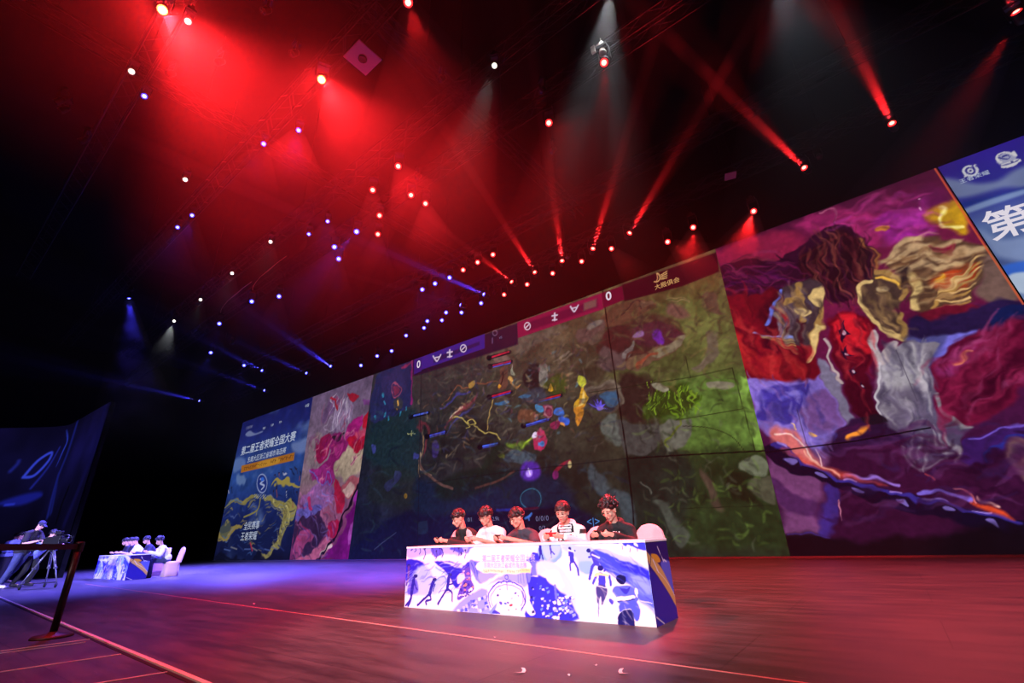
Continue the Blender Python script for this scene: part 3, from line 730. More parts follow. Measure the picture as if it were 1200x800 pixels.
c.strokes([(420, 260), (600, 170), (1050, 60), (1100, 300), (820, 330), (640, 262)], [(190, 60, 130), (110, 24, 70), (170, 50, 150), (90, 20, 60)], 60, 160, 20, -15, 10, 16, .5, .2)
# crimson cloth, left
c.at(800, 267, 3)
c.poly([(120, 250), (240, 240), (330, 220), (470, 460), (490, 520), (400, 545), (215, 540), (170, 400)], (104, 12, 28), 10)
c.poly([(170, 390), (220, 400), (260, 470), (200, 500)], (160, 30, 34), 26); c.poly([(230, 480), (330, 450), (430, 470), (400, 520), (260, 520)], (150, 26, 34), 26)
c.poly([(270, 300), (330, 240), (360, 420), (300, 440)], (60, 8, 24), 20)
# lavender sky and pale folds
c.poly([(215, 545), (470, 520), (500, 520), (545, 600), (540, 800), (400, 740), (290, 720), (240, 620)], (128, 104, 196), 14)
c.poly([(400, 620), (440, 590), (520, 570), (540, 690), (430, 690)], (112, 74, 140), 16); c.poly([(280, 560), (440, 540), (420, 620), (360, 690), (280, 680), (260, 620)], (56, 46, 140), 12); c.line([(330, 600), (390, 580), (420, 590)], 16, (84, 76, 180), 10)
c.poly([(880, 350), (1030, 340), (960, 420), (900, 480), (870, 430)], (112, 104, 206), 14)
c.poly([(780, 380), (900, 350), (890, 480), (860, 560), (790, 420)], (80, 76, 140), 18)
# crimson cape, right
c.poly([(880, 500), (1000, 380), (1100, 340), (1200, 330), (1200, 560), (1080, 660), (960, 680), (880, 600)], (104, 16, 50), 14)
c.poly([(1000, 600), (1130, 480), (1200, 430), (1200, 520), (1080, 640)], (66, 8, 34), 30); c.poly([(900, 500), (1010, 400), (1060, 400), (960, 520)], (134, 40, 96), 24)
c.poly([(970, 475), (1025, 440), (1030, 448), (980, 485)], (220, 130, 90), 6)
# red centre panel with dark diamonds
c.poly([(500, 340), (560, 290), (620, 300), (690, 350), (650, 420), (650, 520), (700, 640), (640, 690), (600, 620), (560, 500), (510, 400)], (110, 10, 28), 10, 1, True, (50, 8, 26))
c.poly([(510, 350), (570, 295), (620, 310), (665, 370), (640, 440), (590, 440), (545, 400)], (190, 26, 40), 12)
for x, y, r in ((565, 365, 30), (580, 437, 20), (602, 500, 16), (628, 562, 12)):
    c.poly([(x, y-r*1.5), (x+r*.35, y-r*.35), (x+r, y), (x+r*.35, y+r*.35), (x, y+r*1.3), (x-r*.35, y+r*.35), (x-r, y), (x-r*.35, y-r*.35)], (34, 12, 40), 3, 1, False); c.ell((x+4, y+r*.3-8), (r*.3, r*.25), (190, 170, 190), 3)
# pale cloth folds
c.poly([(480, 470), (520, 480), (570, 560), (600, 680), (560, 700), (540, 600)], (112, 104, 130), 10)
c.poly([(670, 470), (720, 430), (790, 410), (880, 420), (870, 560), (900, 640), (990, 690), (960, 800), (780, 800), (720, 680), (690, 560)], (138, 128, 142), 10, 1, True, (66, 50, 84))
c.poly([(690, 480), (760, 440), (830, 450), (850, 520), (760, 560), (700, 550)], (166, 158, 168), 30); c.line([(780, 440), (850, 560), (870, 640)], 12, (84, 78, 100), 8); c.line([(790, 590), (820, 640), (810, 680)], 10, (100, 90, 110), 8); c.line([(880, 590), (930, 640), (990, 690)], 12, (130, 120, 130), 6)
c.poly([(640, 440), (660, 390), (700, 370), (690, 440), (740, 400), (750, 430), (680, 490)], (178, 160, 164), 6)
c.line([(500, 400), (530, 470), (570, 560)], 8, (170, 150, 150), 4); c.line([(680, 480), (690, 560), (720, 680)], 8, (190, 180, 190), 4)
c.poly([(540, 690), (640, 660), (740, 690), (780, 800), (520, 800)], (40, 18, 52), 14); c.poly([(620, 660), (690, 640), (740, 680), (640, 690)], (26, 16, 30), 8)
c.poly([(580, 730), (640, 690), (632, 715), (600, 738)], (240, 140, 50), 8); c.ell((467, 710), (14, 6), (240, 170, 90), 5); c.poly([(360, 690), (385, 712), (375, 715)], (240, 190, 140), 4)
# gilded plates, left and right
G, GD, GL = (150, 112, 64), (70, 48, 44), (206, 172, 112)
c.poly([(310, 290), (340, 220), (400, 190), (470, 180), (500, 230), (480, 300), (470, 400), (400, 410), (340, 380)], (58, 42, 50), 10)
c.poly([(320, 300), (350, 240), (390, 230), (400, 300), (380, 350), (340, 360)], (84, 66, 78), 14)
c.line([(425, 190), (410, 270), (420, 340)], 18, G, 6); c.line([(370, 260), (410, 250)], 22, G, 6); c.line([(405, 290), (430, 300)], 24, GL, 6); c.line([(450, 240), (480, 260), (480, 350), (460, 410), (445, 450)], 18, G, 6)
c.poly([(445, 235), (500, 215), (490, 260), (470, 275)], GL, 6); c.line([(480, 360), (440, 460)], 14, GL, 5); c.line([(315, 300), (330, 370), (400, 390)], 12, (110, 96, 110), 6)
c.line([(345, 220), (315, 280), (280, 340)], 12, (96, 110, 210), 6)
for k in range(6): c.line([(245+k*24, 378+k*8), (310+k*14, 392+k*7), (400, 385+k*10)], 7, [(120, 130, 200), (140, 110, 80), (120, 96, 70), (160, 124, 70), (110, 84, 60), (150, 116, 76)][k], 4)
c.poly([(620, 210), (660, 180), (700, 150), (770, 170), (810, 220), (790, 270), (740, 280), (780, 300), (770, 400), (700, 350), (650, 300)], GD, 10)
c.line([(620, 208), (655, 290), (690, 330), (770, 400)], 16, GL, 6); c.line([(665, 182), (620, 205)], 14, GL, 5); c.line([(700, 150), (760, 165), (800, 220), (780, 260)], 18, G, 7); c.line([(690, 170), (740, 175), (780, 210)], 10, (226, 170, 70), 6); c.line([(775, 295), (770, 390)], 20, G, 7); c.ell((712, 213), (22, 14), (190, 160, 120), 8)
c.poly([(720, 110), (770, 60), (860, 40), (960, 45), (1060, 75), (1090, 110), (1050, 180), (1000, 250), (900, 300), (830, 290), (800, 180), (740, 140)], (88, 58, 44), 12)
for p in ([(715, 115), (770, 60), (850, 45)], [(740, 120), (800, 75), (900, 70), (970, 50)], [(790, 110), (870, 85), (900, 110), (980, 80), (1050, 90)], [(800, 160), (850, 120), (890, 140), (960, 115)]): c.line(p, 20, (176, 142, 106), 9)
c.poly([(880, 170), (960, 130), (1020, 140), (980, 200), (900, 220)], (180, 62, 30), 26); c.ell((905, 180), (14, 20), (240, 160, 40), 10); c.poly([(880, 70), (960, 60), (940, 85)], (120, 24, 50), 8)
c.line([(815, 165), (840, 210), (840, 285)], 22, GL, 8); c.line([(800, 150), (790, 200)], 26, (50, 32, 34), 12)
for k in range(8):
    y = 110+k*20; c.line([(1060-k*9, y), (990-k*12, y+20+k*3), (905-k*2, 232+k*6)], 8, [(214, 170, 110), (176, 130, 70)][k % 2], 4)
c.poly([(1040, 130), (1100, 100), (1180, 230), (1120, 270), (1050, 230)], (104, 78, 72), 26)
c.poly([(800, 330), (960, 290), (1050, 250), (1150, 250), (1195, 290), (1180, 330), (1000, 350), (860, 380), (790, 390)], (38, 22, 62), 16); c.poly([(850, 310), (960, 270), (1010, 270), (900, 330)], (104, 18, 40), 14); c.poly([(1080, 300), (1180, 280), (1195, 330), (1100, 340)], (22, 26, 74), 14)
# lower part: dusk haze, glow and a chain on fire
c.at(900, 500, 4)
c.poly([(0, 130), (180, 90), (290, 130), (300, 290), (260, 500), (100, 520), (60, 380)], (112, 60, 108), 30); c.poly([(20, 260), (140, 320), (260, 350), (250, 420), (80, 400)], (72, 34, 80), 20)
c.poly([(290, 130), (600, 90), (760, 60), (960, 100), (1200, 60), (1200, 480), (900, 520), (300, 520)], (52, 14, 46), 40, .9)
c.poly([(260, 280), (320, 290), (300, 500), (255, 490)], (56, 40, 130), 20, .8); c.poly([(640, 90), (760, 180), (880, 90), (900, 40), (800, 60)], (82, 66, 98), 30, .8)
c.ring((740, 90), (110, 100), 12, (116, 100, 120), 10, .7, 10, 170); c.poly([(900, 100), (1060, 20), (1200, -20), (1200, 60), (1080, 110), (920, 170)], (60, 26, 96), 16); c.line([(960, 80), (1100, 10), (1200, -30)], 10, (110, 80, 190), 6); c.line([(1000, 130), (1120, 70), (1200, 30)], 12, (44, 40, 130), 8)
c.poly([(1080, 120), (1200, 60), (1200, 230), (1150, 190)], (112, 76, 84), 24)
c.poly([(0, 20), (120, 30), (180, 90), (250, 160), (200, 170), (60, 130)], (206, 104, 104), 26); c.line([(40, 40), (140, 80), (230, 160)], 10, (250, 200, 190), 8)
lk = [(0, 110), (60, 150), (150, 185), (230, 220), (320, 255), (420, 290), (520, 320), (620, 350), (720, 365), (820, 400), (920, 430), (1040, 455), (1200, 480)]
c.line(lk, 74, (18, 10, 34), 10)
for k in range(0, len(lk)-1, 2):
    (x0, y0), (x1, y1) = lk[k], lk[min(k+2, len(lk)-1)]
    c.line([(x0+10, y0-22), ((x0+x1)/2, (y0+y1)/2-34), (x1-6, y1-22)], 20, (52, 40, 132), 8); c.line([(x0+30, y0-26), ((x0+x1)/2, (y0+y1)/2-42)], 8, (150, 120, 210), 6)
    c.ell(((x0+x1)/2+10, (y0+y1)/2+4), (34, 10), (126, 104, 190), 6, .9, .3)
c.line([(720, 312), (830, 310), (930, 340)], 20, (120, 96, 206), 8); c.line([(360, 215), (480, 225), (600, 260)], 16, (150, 110, 210), 10)
c.line([(50, 110), (170, 150), (290, 195), (420, 230), (520, 260)], 26, (206, 70, 60), 22, .8, taper=True); c.line([(150, 110), (250, 170), (330, 210)], 10, (250, 170, 150), 8, .8)
c.line([(930, 350), (1020, 380), (1100, 410), (1160, 436)], 34, (214, 70, 36), 20, .9, taper=True); c.line([(960, 330), (1040, 360), (1100, 380)], 12, (236, 170, 160), 10); c.line([(870, 280), (960, 350)], 8, (220, 110, 110), 6); c.line([(755, 208), (800, 240)], 10, (180, 60, 60), 8)
c.line([(310, 345), (338, 420)], 7, (190, 110, 140), 4); c.line([(228, 95), (250, 165)], 6, (240, 180, 190), 4)
c.poly([(100, 510), (500, 520), (900, 500), (1200, 470), (1200, 640), (100, 640)], (14, 8, 16), 40, .95)
c.line([(110, 512), (300, 506)], 8, (60, 40, 120), 8, .8)
c.at(800, 267, 3)
for reg, cols, n, L_, w_, an in (([(120, 250), (330, 220), (480, 500), (215, 540)], [(150, 24, 34), (60, 6, 20), (120, 14, 30), (180, 50, 50)], 50, 110, 16, 60), ([(215, 545), (500, 520), (540, 800), (290, 720)], [(150, 130, 214), (96, 80, 160), (130, 90, 160), (60, 50, 130)], 60, 70, 14, 60), ([(880, 500), (1000, 380), (1200, 330), (1200, 560), (960, 680)], [(140, 30, 70), (70, 8, 34), (120, 24, 60), (160, 60, 110)], 70, 130, 18, -45), ([(670, 470), (790, 410), (880, 420), (900, 640), (960, 800), (780, 800), (690, 560)], [(180, 170, 180), (90, 80, 110), (140, 130, 150), (60, 50, 76), (200, 190, 196)], 80, 90, 12, 75), ([(310, 290), (400, 190), (500, 230), (470, 400), (340, 380)], [(120, 96, 90), (40, 28, 36), (180, 140, 90), (90, 80, 110)], 50, 50, 8, 70), ([(720, 110), (860, 40), (1090, 110), (1000, 250), (830, 290)], [(150, 110, 80), (60, 38, 34), (206, 170, 120), (120, 80, 50)], 70, 70, 10, -25), ([(620, 210), (770, 170), (790, 270), (770, 400), (650, 300)], [(120, 90, 60), (50, 34, 32), (180, 140, 90)], 40, 60, 9, 50), ([(500, 340), (620, 300), (690, 350), (650, 690), (560, 500)], [(150, 20, 40), (60, 6, 24), (200, 50, 60)], 40, 80, 10, 75), ([(540, 700), (1000, 700), (1200, 660), (1200, 1000), (560, 1000)], [(70, 20, 60), (36, 8, 34), (90, 40, 90), (50, 24, 70)], 90, 120, 22, -10)):
    c.strokes(reg, cols, n, L_, w_, an, int(reg[0][0]+n), 9, .6, .25)
c.mottle(.16, .7, 21); c.mottle(.12, .1, 22, 2)
c.warp(0, 1)
c.at(0, 0, 1)
c.line([(897, 530), (1000, 517), (1090, 501)], 1.6, (10, 6, 14), .8, 1, False); c.line([(934, 480), (945, 520)], .8, (50, 36, 70), .8, .8, False); c.line([(1050, 410), (1075, 470)], .8, (70, 60, 80), .8, .8, False)
c.line([(1094, 195), (1146, 276), (1199, 356)], 1.6, (214, 90, 50), .8, .8, False)
drape = screen('led_screen', 'tall LED screen with crimson drapery, gilded plates and a burning chain', c, L, R)

# ---- blue sky poster at the near end
L, R = (4.23, 3.61), (9.6, 9.6)
c = Canvas(L, R, 0.0, WZ, 240, 380, wall)
c.vgrad([(0, (20, 40, 110)), (.4, (36, 84, 170)), (.55, (120, 140, 180)), (.68, (60, 74, 124)), (.78, (84, 104, 154)), (.86, (44, 48, 130)), (1, (44, 28, 128))])
c.at(1050, 150, 8)
c.poly([(420, 480), (560, 480), (760, 520), (960, 490), (1100, 400), (1250, 360), (1250, 540), (1000, 560), (700, 640), (520, 640)], (112, 124, 160), 60, .9)
c.poly([(620, 700), (1000, 620), (1250, 540), (1250, 580), (900, 680), (640, 740)], (28, 44, 122), 40, .9); c.poly([(640, 760), (900, 660), (1250, 560), (1250, 600), (900, 720), (660, 800)], (120, 140, 180), 30, .9)
c.at(1140, 210, 6.67)
c.poly([(60, 400), (240, 470), (500, 440), (500, 640), (240, 620), (140, 560)], (120, 136, 176), 60, .9); c.poly([(230, 680), (500, 640), (500, 760), (280, 800)], (50, 94, 190), 30); c.poly([(270, 770), (340, 730), (500, 740), (500, 900), (300, 860)], (170, 186, 210), 24)
c.mottle(.12, .8, 31)
c.at(1120, 160, 13.33)                                 # two emblems, as they look
c.ring((228, 535), (108, 74), 30, (186, 186, 196), 7); c.ell((228, 532), (52, 38), (186, 186, 196), 7); c.ell((228, 530), (20, 15), (34, 26, 110), 5)
c.line([(160, 590), (150, 622)], 26, (186, 186, 196), 6); c.line([(280, 470), (305, 440)], 22, (186, 186, 196), 6); c.line([(255, 458), (285, 500)], 16, (40, 30, 124), 5)
c.ell((790, 350), (160, 92), (150, 150, 176), 10, 1, -.2); c.ring((780, 330), (140, 84), 24, (196, 192, 198), 7, 1, 120, 330); c.poly([(700, 450), (730, 490), (900, 465), (1000, 390), (1030, 375), (960, 350), (760, 420)], (196, 192, 198), 7); c.line([(680, 330), (780, 350), (840, 320), (800, 290), (740, 310)], 22, (36, 36, 120), 7); c.ell((812, 320), (28, 22), (150, 150, 180), 7); c.poly([(880, 250), (905, 225), (960, 300), (900, 300)], (196, 192, 198), 7); c.line([(720, 455), (900, 405), (970, 370)], 20, (84, 84, 140), 7); c.ell((880, 395), (20, 14), (40, 40, 110), 6)
sky = screen('led_screen', 'LED screen with blue cloudy sky, white emblems and large white characters', c, L, R)
word(sky, '王者荣耀', (1125, 215.5), 5.4, M_txt_pale)
word(sky, '第二届王者荣耀', (1160, 281), 36, M_txt_white, bold=.014)


# ---- curved side screen at the far left, swirling deep blue
path = smooth_pts([(-39.5, -2.0), (-37.6, .6), (-35.6, 2.8), (-33.4, 4.5), (-31.2, 4.72), (-29.0, 4.78), (-26.4, 4.85)], False, 10)
sl = np.concatenate([[0], np.cumsum(np.hypot(*np.diff(path, axis=0).T))])
def side_conv(p):                                      # along-the-screen distance and height of a measured point
    d = ray(p); best = None
    for i in range(len(path)-1):
        (x0, y0), (x1, y1) = path[i], path[i+1]; ex, ey = x1-x0, y1-y0
        den = d.x*ey-d.y*ex
        if abs(den) < 1e-9: continue
        t = (x0*ey-y0*ex)/den; q = (x0*d.y-y0*d.x)/den
        if t > 0 and -.02 <= q <= 1.02:
            if best is None or t < best[0]: best = (t, sl[i]+q*(sl[i+1]-sl[i]), CAMH+d.z*t)
    return (best[1], best[2]) if best else (0.0, CAMH)
SH = 7.1
c = Canvas((0, 0), (sl[-1], sl[-1]), 0.3, SH, 260, 160, side_conv)
c.vgrad([(0, (4, 3, 10)), (.3, (8, 6, 30)), (.7, (14, 12, 52)), (1, (12, 9, 40))])
c.mottle(.5, 2.0, 41)
c.at(0, 460, 5)
c.poly([(0, 640), (120, 600), (230, 580), (240, 610), (120, 660), (0, 660)], (20, 24, 116), 26); c.line([(30, 658), (80, 652)], 14, (34, 44, 170), 10)
c.line([(140, 490), (220, 400), (300, 350), (290, 390), (240, 450), (190, 490), (135, 495)], 16, (46, 60, 190), 8); c.line([(180, 560), (280, 440), (350, 320)], 12, (26, 32, 130), 12)
c.line([(390, 220), (395, 280), (370, 340), (330, 430)], 22, (36, 52, 170), 12, .9, taper=True); c.line([(450, 180), (400, 340), (330, 520), (280, 720)], 40, (22, 28, 110), 26, .8); c.line([(340, 480), (320, 600), (300, 700)], 34, (18, 24, 100), 24, .8)
c.line([(620, 70), (560, 300), (470, 540), (380, 760)], 60, (14, 12, 58), 40, .8); c.line([(60, 460), (100, 420), (110, 400)], 20, (28, 34, 130), 16, .8)
c.line([(400, 560), (360, 660), (330, 760)], 30, (4, 3, 10), 24, .9)
def side_place(a, z):
    x = np.interp(a, sl, path[:, 0]); y = np.interp(a, sl, path[:, 1]); return (x+33, y-3, z)
root = empty('side_screen', (-33, 3, 0)); tag(root, 'curved side screen showing dark blue swirls behind the camera crew', 'screen')
link('display', c.mesh('display', M_led, side_place), root)
b = MB(); pts = [(x+33, y-3) for x, y in path[::3]]
nrm = []
for i in range(len(pts)):
    t = Vector((*pts[min(i+1, len(pts)-1)], 0))-Vector((*pts[max(i-1, 0)], 0)); nrm.append(Vector((-t.y, t.x, 0)).normalized())
vs = []
for (x, y), n in zip(pts, nrm):
    for d, z in ((.03, .0), (.03, SH), (.2, SH), (.2, .0)): vs.append((x+n.x*d, y+n.y*d, z))
fs = []
for i in range(len(pts)-1):
    for k in range(4): fs.append((i*4+k, i*4+(k+1) % 4, (i+1)*4+(k+1) % 4, (i+1)*4+k))
fs += [(0, 1, 2, 3), tuple(len(vs)-4+k for k in (3, 2, 1, 0))]
b.add(vs, fs); b.build('cabinet', M_cab, root)
# ------------------------------------------------------------------ stage floor, dark walls, ceiling
def floor_mat():
    m = bpy.data.materials.new('worn_stage_floor'); m.use_nodes = True
    t = m.node_tree; b = t.nodes['Principled BSDF']; N = t.nodes.new; L = t.links.new
    tc = N('ShaderNodeTexCoord')
    mp = N('ShaderNodeMapping'); mp.inputs['Scale'].default_value = (.55, 3.2, 1); L(tc.outputs['Object'], mp.inputs['Vector'])
    n1 = N('ShaderNodeTexNoise'); n1.inputs['Scale'].default_value = 2.2; n1.inputs['Detail'].default_value = 9; n1.inputs['Roughness'].default_value = .68; L(mp.outputs[0], n1.inputs['Vector'])
    r1 = N('ShaderNodeValToRGB'); e = r1.color_ramp.elements; e[0].position = .3; e[0].color = (.020, .017, .019, 1); e[1].position = .74; e[1].color = (.098, .088, .090, 1); L(n1.outputs['Fac'], r1.inputs['Fac'])
    # fine scuffs
    mp2 = N('ShaderNodeMapping'); mp2.inputs['Scale'].default_value = (1.2, 11, 1); mp2.inputs['Rotation'].default_value = (0, 0, .25); L(tc.outputs['Object'], mp2.inputs['Vector'])
    n2 = N('ShaderNodeTexNoise'); n2.inputs['Scale'].default_value = 5; n2.inputs['Detail'].default_value = 10; n2.inputs['Roughness'].default_value = .75; L(mp2.outputs[0], n2.inputs['Vector'])
    r2 = N('ShaderNodeValToRGB'); r2.color_ramp.elements[0].position = .59; r2.color_ramp.elements[1].position = .74; L(n2.outputs['Fac'], r2.inputs['Fac'])
    mx = N('ShaderNodeMixRGB'); mx.inputs[2].default_value = (.3, .28, .27, 1); L(r2.outputs['Color'], mx.inputs[0]); L(r1.outputs['Color'], mx.inputs[1])
    mu = N('ShaderNodeMath'); mu.operation = 'MULTIPLY'; mu.inputs[1].default_value = .75; L(r2.outputs['Color'], mu.inputs[0]); L(mu.outputs[0], mx.inputs[0])
    # joints between the floor boards laid across the stage
    br = N('ShaderNodeTexBrick'); br.inputs['Scale'].default_value = 1; br.inputs['Brick Width'].default_value = 2.44; br.inputs['Row Height'].default_value = 1.22; br.inputs['Mortar Size'].default_value = .006; br.inputs['Mortar Smooth'].default_value = .3
    br.inputs['Color1'].default_value = (1, 1, 1, 1); br.inputs['Color2'].default_value = (.86, .86, .86, 1); br.inputs['Mortar'].default_value = (.35, .35, .35, 1); L(tc.outputs['Object'], br.inputs['Vector'])
    m2 = N('ShaderNodeMixRGB'); m2.blend_type = 'MULTIPLY'; m2.inputs[0].default_value = 1; L(mx.outputs[0], m2.inputs[1]); L(br.outputs['Color'], m2.inputs[2])
    L(m2.outputs[0], b.inputs['Base Color'])
    rr = N('ShaderNodeMapRange'); rr.inputs['To Min'].default_value = .34; rr.inputs['To Max'].default_value = .6; L(n1.outputs['Fac'], rr.inputs['Value']); L(rr.outputs[0], b.inputs['Roughness'])
    b.inputs['Specular IOR Level'].default_value = .4
    bp = N('ShaderNodeBump'); bp.inputs['Strength'].default_value = .25; bp.inputs['Distance'].default_value = .01; L(n2.outputs['Fac'], bp.inputs['Height']); L(bp.outputs[0], b.inputs['Normal'])
    return m
M_black = mat('black_drape', rgb(9, 8, 11), .95, spec=.05, noise=(rgb(13, 11, 15), 1.5))
M_ceil = mat('dark_ceiling', rgb(15, 13, 16), .95, spec=.05, noise=(rgb(9, 8, 10), .8))
def slab(name, lo, hi, m):
    b = MB(); c = [(lo[i]+hi[i])/2 for i in range(3)]; b.box((0, 0, 0), [hi[i]-lo[i] for i in range(3)])
    o = b.build(name, m); o.location = c; tag(o, kind='structure'); return o
XL, XR, YF, YB, ZC = -46.0, 12.0, -9.0, 16.2, 15.5
slab('floor', (XL, YF, -.3), (XR, YB, 0), floor_mat())
slab('ceiling', (XL, YF, ZC), (XR, YB, ZC+.2), M_ceil)
slab('wall_back', (XL, YB, 0), (XR, YB+.2, ZC), M_black)
slab('wall_left', (XL-.2, YF, 0), (XL, YB, ZC), M_black)
slab('wall_right', (XR, YF, 0), (XR+.2, YB, ZC), M_black)

# a thin pale sill along the foot of the screens
b = MB(); b.box((0, 0, .02), (48.8, .05, .04)); o = b.build('trim_1', M_edge); o.location = (-14.8, WY-.06, 0); tag(o, kind='structure')

# tape and metal strips on the stage floor
M_tape_w = mat('pale_strip', rgb(236, 226, 206), .45)
M_tape_r = mat('red_lit_tape', rgb(226, 150, 140), .5)  # the red of laser light is put into the tape colour
M_dark_strip = mat('dark_strip', rgb(5, 4, 5), .9)
def strip(name, label, a, b_, wd, m, h=.006, cat='floor strip', group=None):
    a, b_ = Vector(a), Vector(b_); mid = (a+b_)/2; d = b_-a
    mb = MB(); mb.box((0, 0, h/2), (d.length, wd, h)); o = mb.build(name, m)
    o.location = (mid.x, mid.y, 0.0); o.rotation_euler = (0, 0, math.atan2(d.y, d.x)); tag(o, label, cat, group); return o
e0, e1 = on_z((-60, 674), 0), on_z((300, 828), 0)
e0 = on_z((0, 700), 0); e1 = on_z((235, 799), 0); dd = (e1-e0).normalized()
strip('edge_strip', 'pale strip marking the stage edge beside the black barrier post', e0-dd*12, e1+dd*4, .035, M_tape_w, .012)
nn = Vector((dd.y, -dd.x, 0))
strip('edge_dark_strip', 'dark strip running just outside the pale stage edge strip', e0-dd*12+nn*.045, e1+dd*4+nn*.045, .03, M_dark_strip, .003, 'floor strip')  # plain dark strip laid flat beside the pale one
ra, rb_ = on_z((100, 684), 0), on_z((940, 800), 0); rd = (rb_-ra).normalized()
strip('marking_tape', 'long thin red-lit tape line across the stage in front of both tables', ra, rb_+rd*3, .012, M_tape_r, .004, 'tape')
for (p, q, wd, lab) in (((0, 763), (105, 749), .018, 'thin pale floor strip by the round base of the barrier post'), ((0, 765.5), (100, 752.5), .012, 'thinner pale strip just behind the one by the barrier base'),
                        ((0, 787.5), (142, 766.5), .016, 'pale floor strip between the barrier base and the bottom corner'), ((100, 803), (196, 787.5), .016, 'short pale floor strip nearest the bottom edge of the photo')):
    P, Q = on_z(p, 0), on_z(q, 0); strip('floor_strip', lab, P, Q, wd, M_tape_w, .005, 'floor strip', 'pale strips on the apron')

# scraps of paper left on the floor
M_paper = mat('white_paper', rgb(232, 220, 214), .7)
for i, (p, sz, lab) in enumerate([((298, 708), .1, 'small white paper scrap lying between the two tables'), ((613, 788), .09, 'curled paper scrap left of the flat one in front of the near table'), ((668, 792), .06, 'flat round paper scrap in front of the near table'), ((698, 780), .05, 'tiny paper scrap closest to the near table front'), ((728, 789), .09, 'curled paper scrap furthest right in front of the near table'), ((580, 747), .04, 'tiny paper fleck beside the red-lit tape line')]):
    P = on_z(p, 0); mb = MB(); n = 7; vs = []; fs = []
    for k in range(n):
        t = k/(n-1)-.5; ang = t*2.2 if i in (1, 4) else t*.6
        for s_ in (-.5, .5): vs.append((math.sin(ang)*sz*.7, (1-math.cos(ang))*sz*.7+s_*sz*.28, .004+abs(t)*sz*.22))
    for k in range(n-1): fs.append((2*k, 2*k+1, 2*k+3, 2*k+2))
    mb.add(vs, fs, True); mb.add([(x, y, z+.002) for x, y, z in vs], fs, True)
    o = mb.build('paper_scrap', M_paper); o.location = (P.x, P.y, -.002); o.rotation_euler = (0, 0, i*1.3+.4); tag(o, lab, 'paper', 'paper scraps on the stage floor')

# ------------------------------------------------------------------ rig: trusses, battens, lamps, haze
M_truss = mat('dark_steel_truss', rgb(40, 38, 42), .5, metal=.6)
M_rope = mat('black_cable', rgb(16, 15, 17), .8)
def truss(name, label, a, b_, w_=.4, group='lighting trusses'):
    a, b_ = Vector(a), Vector(b_); mid = (a+b_)/2; d = b_-a; L = d.length; n = max(2, int(L/.6))
    root = empty(name, mid, math.atan2(d.y, d.x)); tag(root, label, 'truss', group)
    h = w_/2
    for sy in (-h, h):
        for sz in (-h, h):
            mb = MB(); mb.tube([(-L/2, sy, sz), (L/2, sy, sz)], .028, 8); mb.build('chord', M_truss, root)
    mb = MB()
    for k in range(n):
        x0, x1 = -L/2+L*k/n, -L/2+L*(k+1)/n; s_ = 1 if k % 2 else -1
        for sy in (-h, h): mb.tube([(x0, sy, -h*s_), (x1, sy, h*s_)], .012, 5, False)
        for sz in (-h, h): mb.tube([(x0, -h*s_, sz), (x1, h*s_, sz)], .012, 5, False)
    mb.build('lattice', M_truss, root)
    for k in range(5):
        x = -L/2+L*(k+.5)/5
        mb = MB(); mb.tube([(x, 0, h), (x, 0, ZC-mid.z)], .012, 6); mb.build('hanging_cable', M_rope, root)
    return root
ZT = 11.75
rows = [(14.3, -40, 6, 'dark lighting truss closest to the tops of the screens'), (11.8, -40, 7, 'dark lighting truss second from the screens'), (7.75, -40, 7, 'dark lighting truss third from the screens, over the players'), (6.2, -34, 6, 'dark lighting truss fourth from the screens'), (3.55, -34, 5, 'dark lighting truss fifth from the screens'), (.75, -26, 4, 'dark lighting truss nearest the audience, with the biggest red lamp')]
for y, x0, x1, lab in rows: truss('lighting_truss', lab, (x0, y, ZT), (x1, y, ZT))
for x, lab in ((-12.4, 'dark cross truss running front to back past the white lamps'), (-6.6, 'dark cross truss running front to back beside the second big red lamp')): truss('cross_truss', lab, (x, -2.5, ZT+.7), (x, 13.5, ZT+.7), .35)

def vol(name, dens, g, fade=None, puff=False):
    m = bpy.data.materials.new(name); m.use_nodes = True; t = m.node_tree; t.nodes.clear(); N = t.nodes.new
    o = N('ShaderNodeOutputMaterial'); s_ = N('ShaderNodeVolumeScatter'); s_.inputs['Anisotropy'].default_value = g
    s_.inputs['Density'].default_value = dens; t.links.new(s_.outputs[0], o.inputs['Volume'])
    if fade:                                            # haze thins out with distance from the lamp's mouth
        tc = N('ShaderNodeTexCoord'); sp = N('ShaderNodeSeparateXYZ'); t.links.new(tc.outputs['Object'], sp.inputs[0])
        mr = N('ShaderNodeMapRange'); mr.inputs['From Min'].default_value = 0; mr.inputs['From Max'].default_value = -fade; mr.inputs['To Min'].default_value = 1; mr.inputs['To Max'].default_value = 0; t.links.new(sp.outputs['Z'], mr.inputs['Value'])
        pw = N('ShaderNodeMath'); pw.operation = 'POWER'; pw.inputs[1].default_value = 1.6; t.links.new(mr.outputs[0], pw.inputs[0])
        mu = N('ShaderNodeMath'); mu.operation = 'MULTIPLY'; mu.inputs[1].default_value = dens; t.links.new(pw.outputs[0], mu.inputs[0]); last = mu
        if puff:
            n = N('ShaderNodeTexNoise'); n.inputs['Scale'].default_value = 1.1; n.inputs['Detail'].default_value = 4; t.links.new(tc.outputs['Object'], n.inputs['Vector'])
            r = N('ShaderNodeMapRange'); r.inputs['From Min'].default_value = .42; r.inputs['From Max'].default_value = .62; r.inputs['To Min'].default_value = 0.05; r.inputs['To Max'].default_value = 1.6; t.links.new(n.outputs['Fac'], r.inputs['Value'])
            m3 = N('ShaderNodeMath'); m3.operation = 'MULTIPLY'; t.links.new(mu.outputs[0], m3.inputs[0]); t.links.new(r.outputs[0], m3.inputs[1]); last = m3
        t.links.new(last.outputs[0], s_.inputs['Density'])
    return m
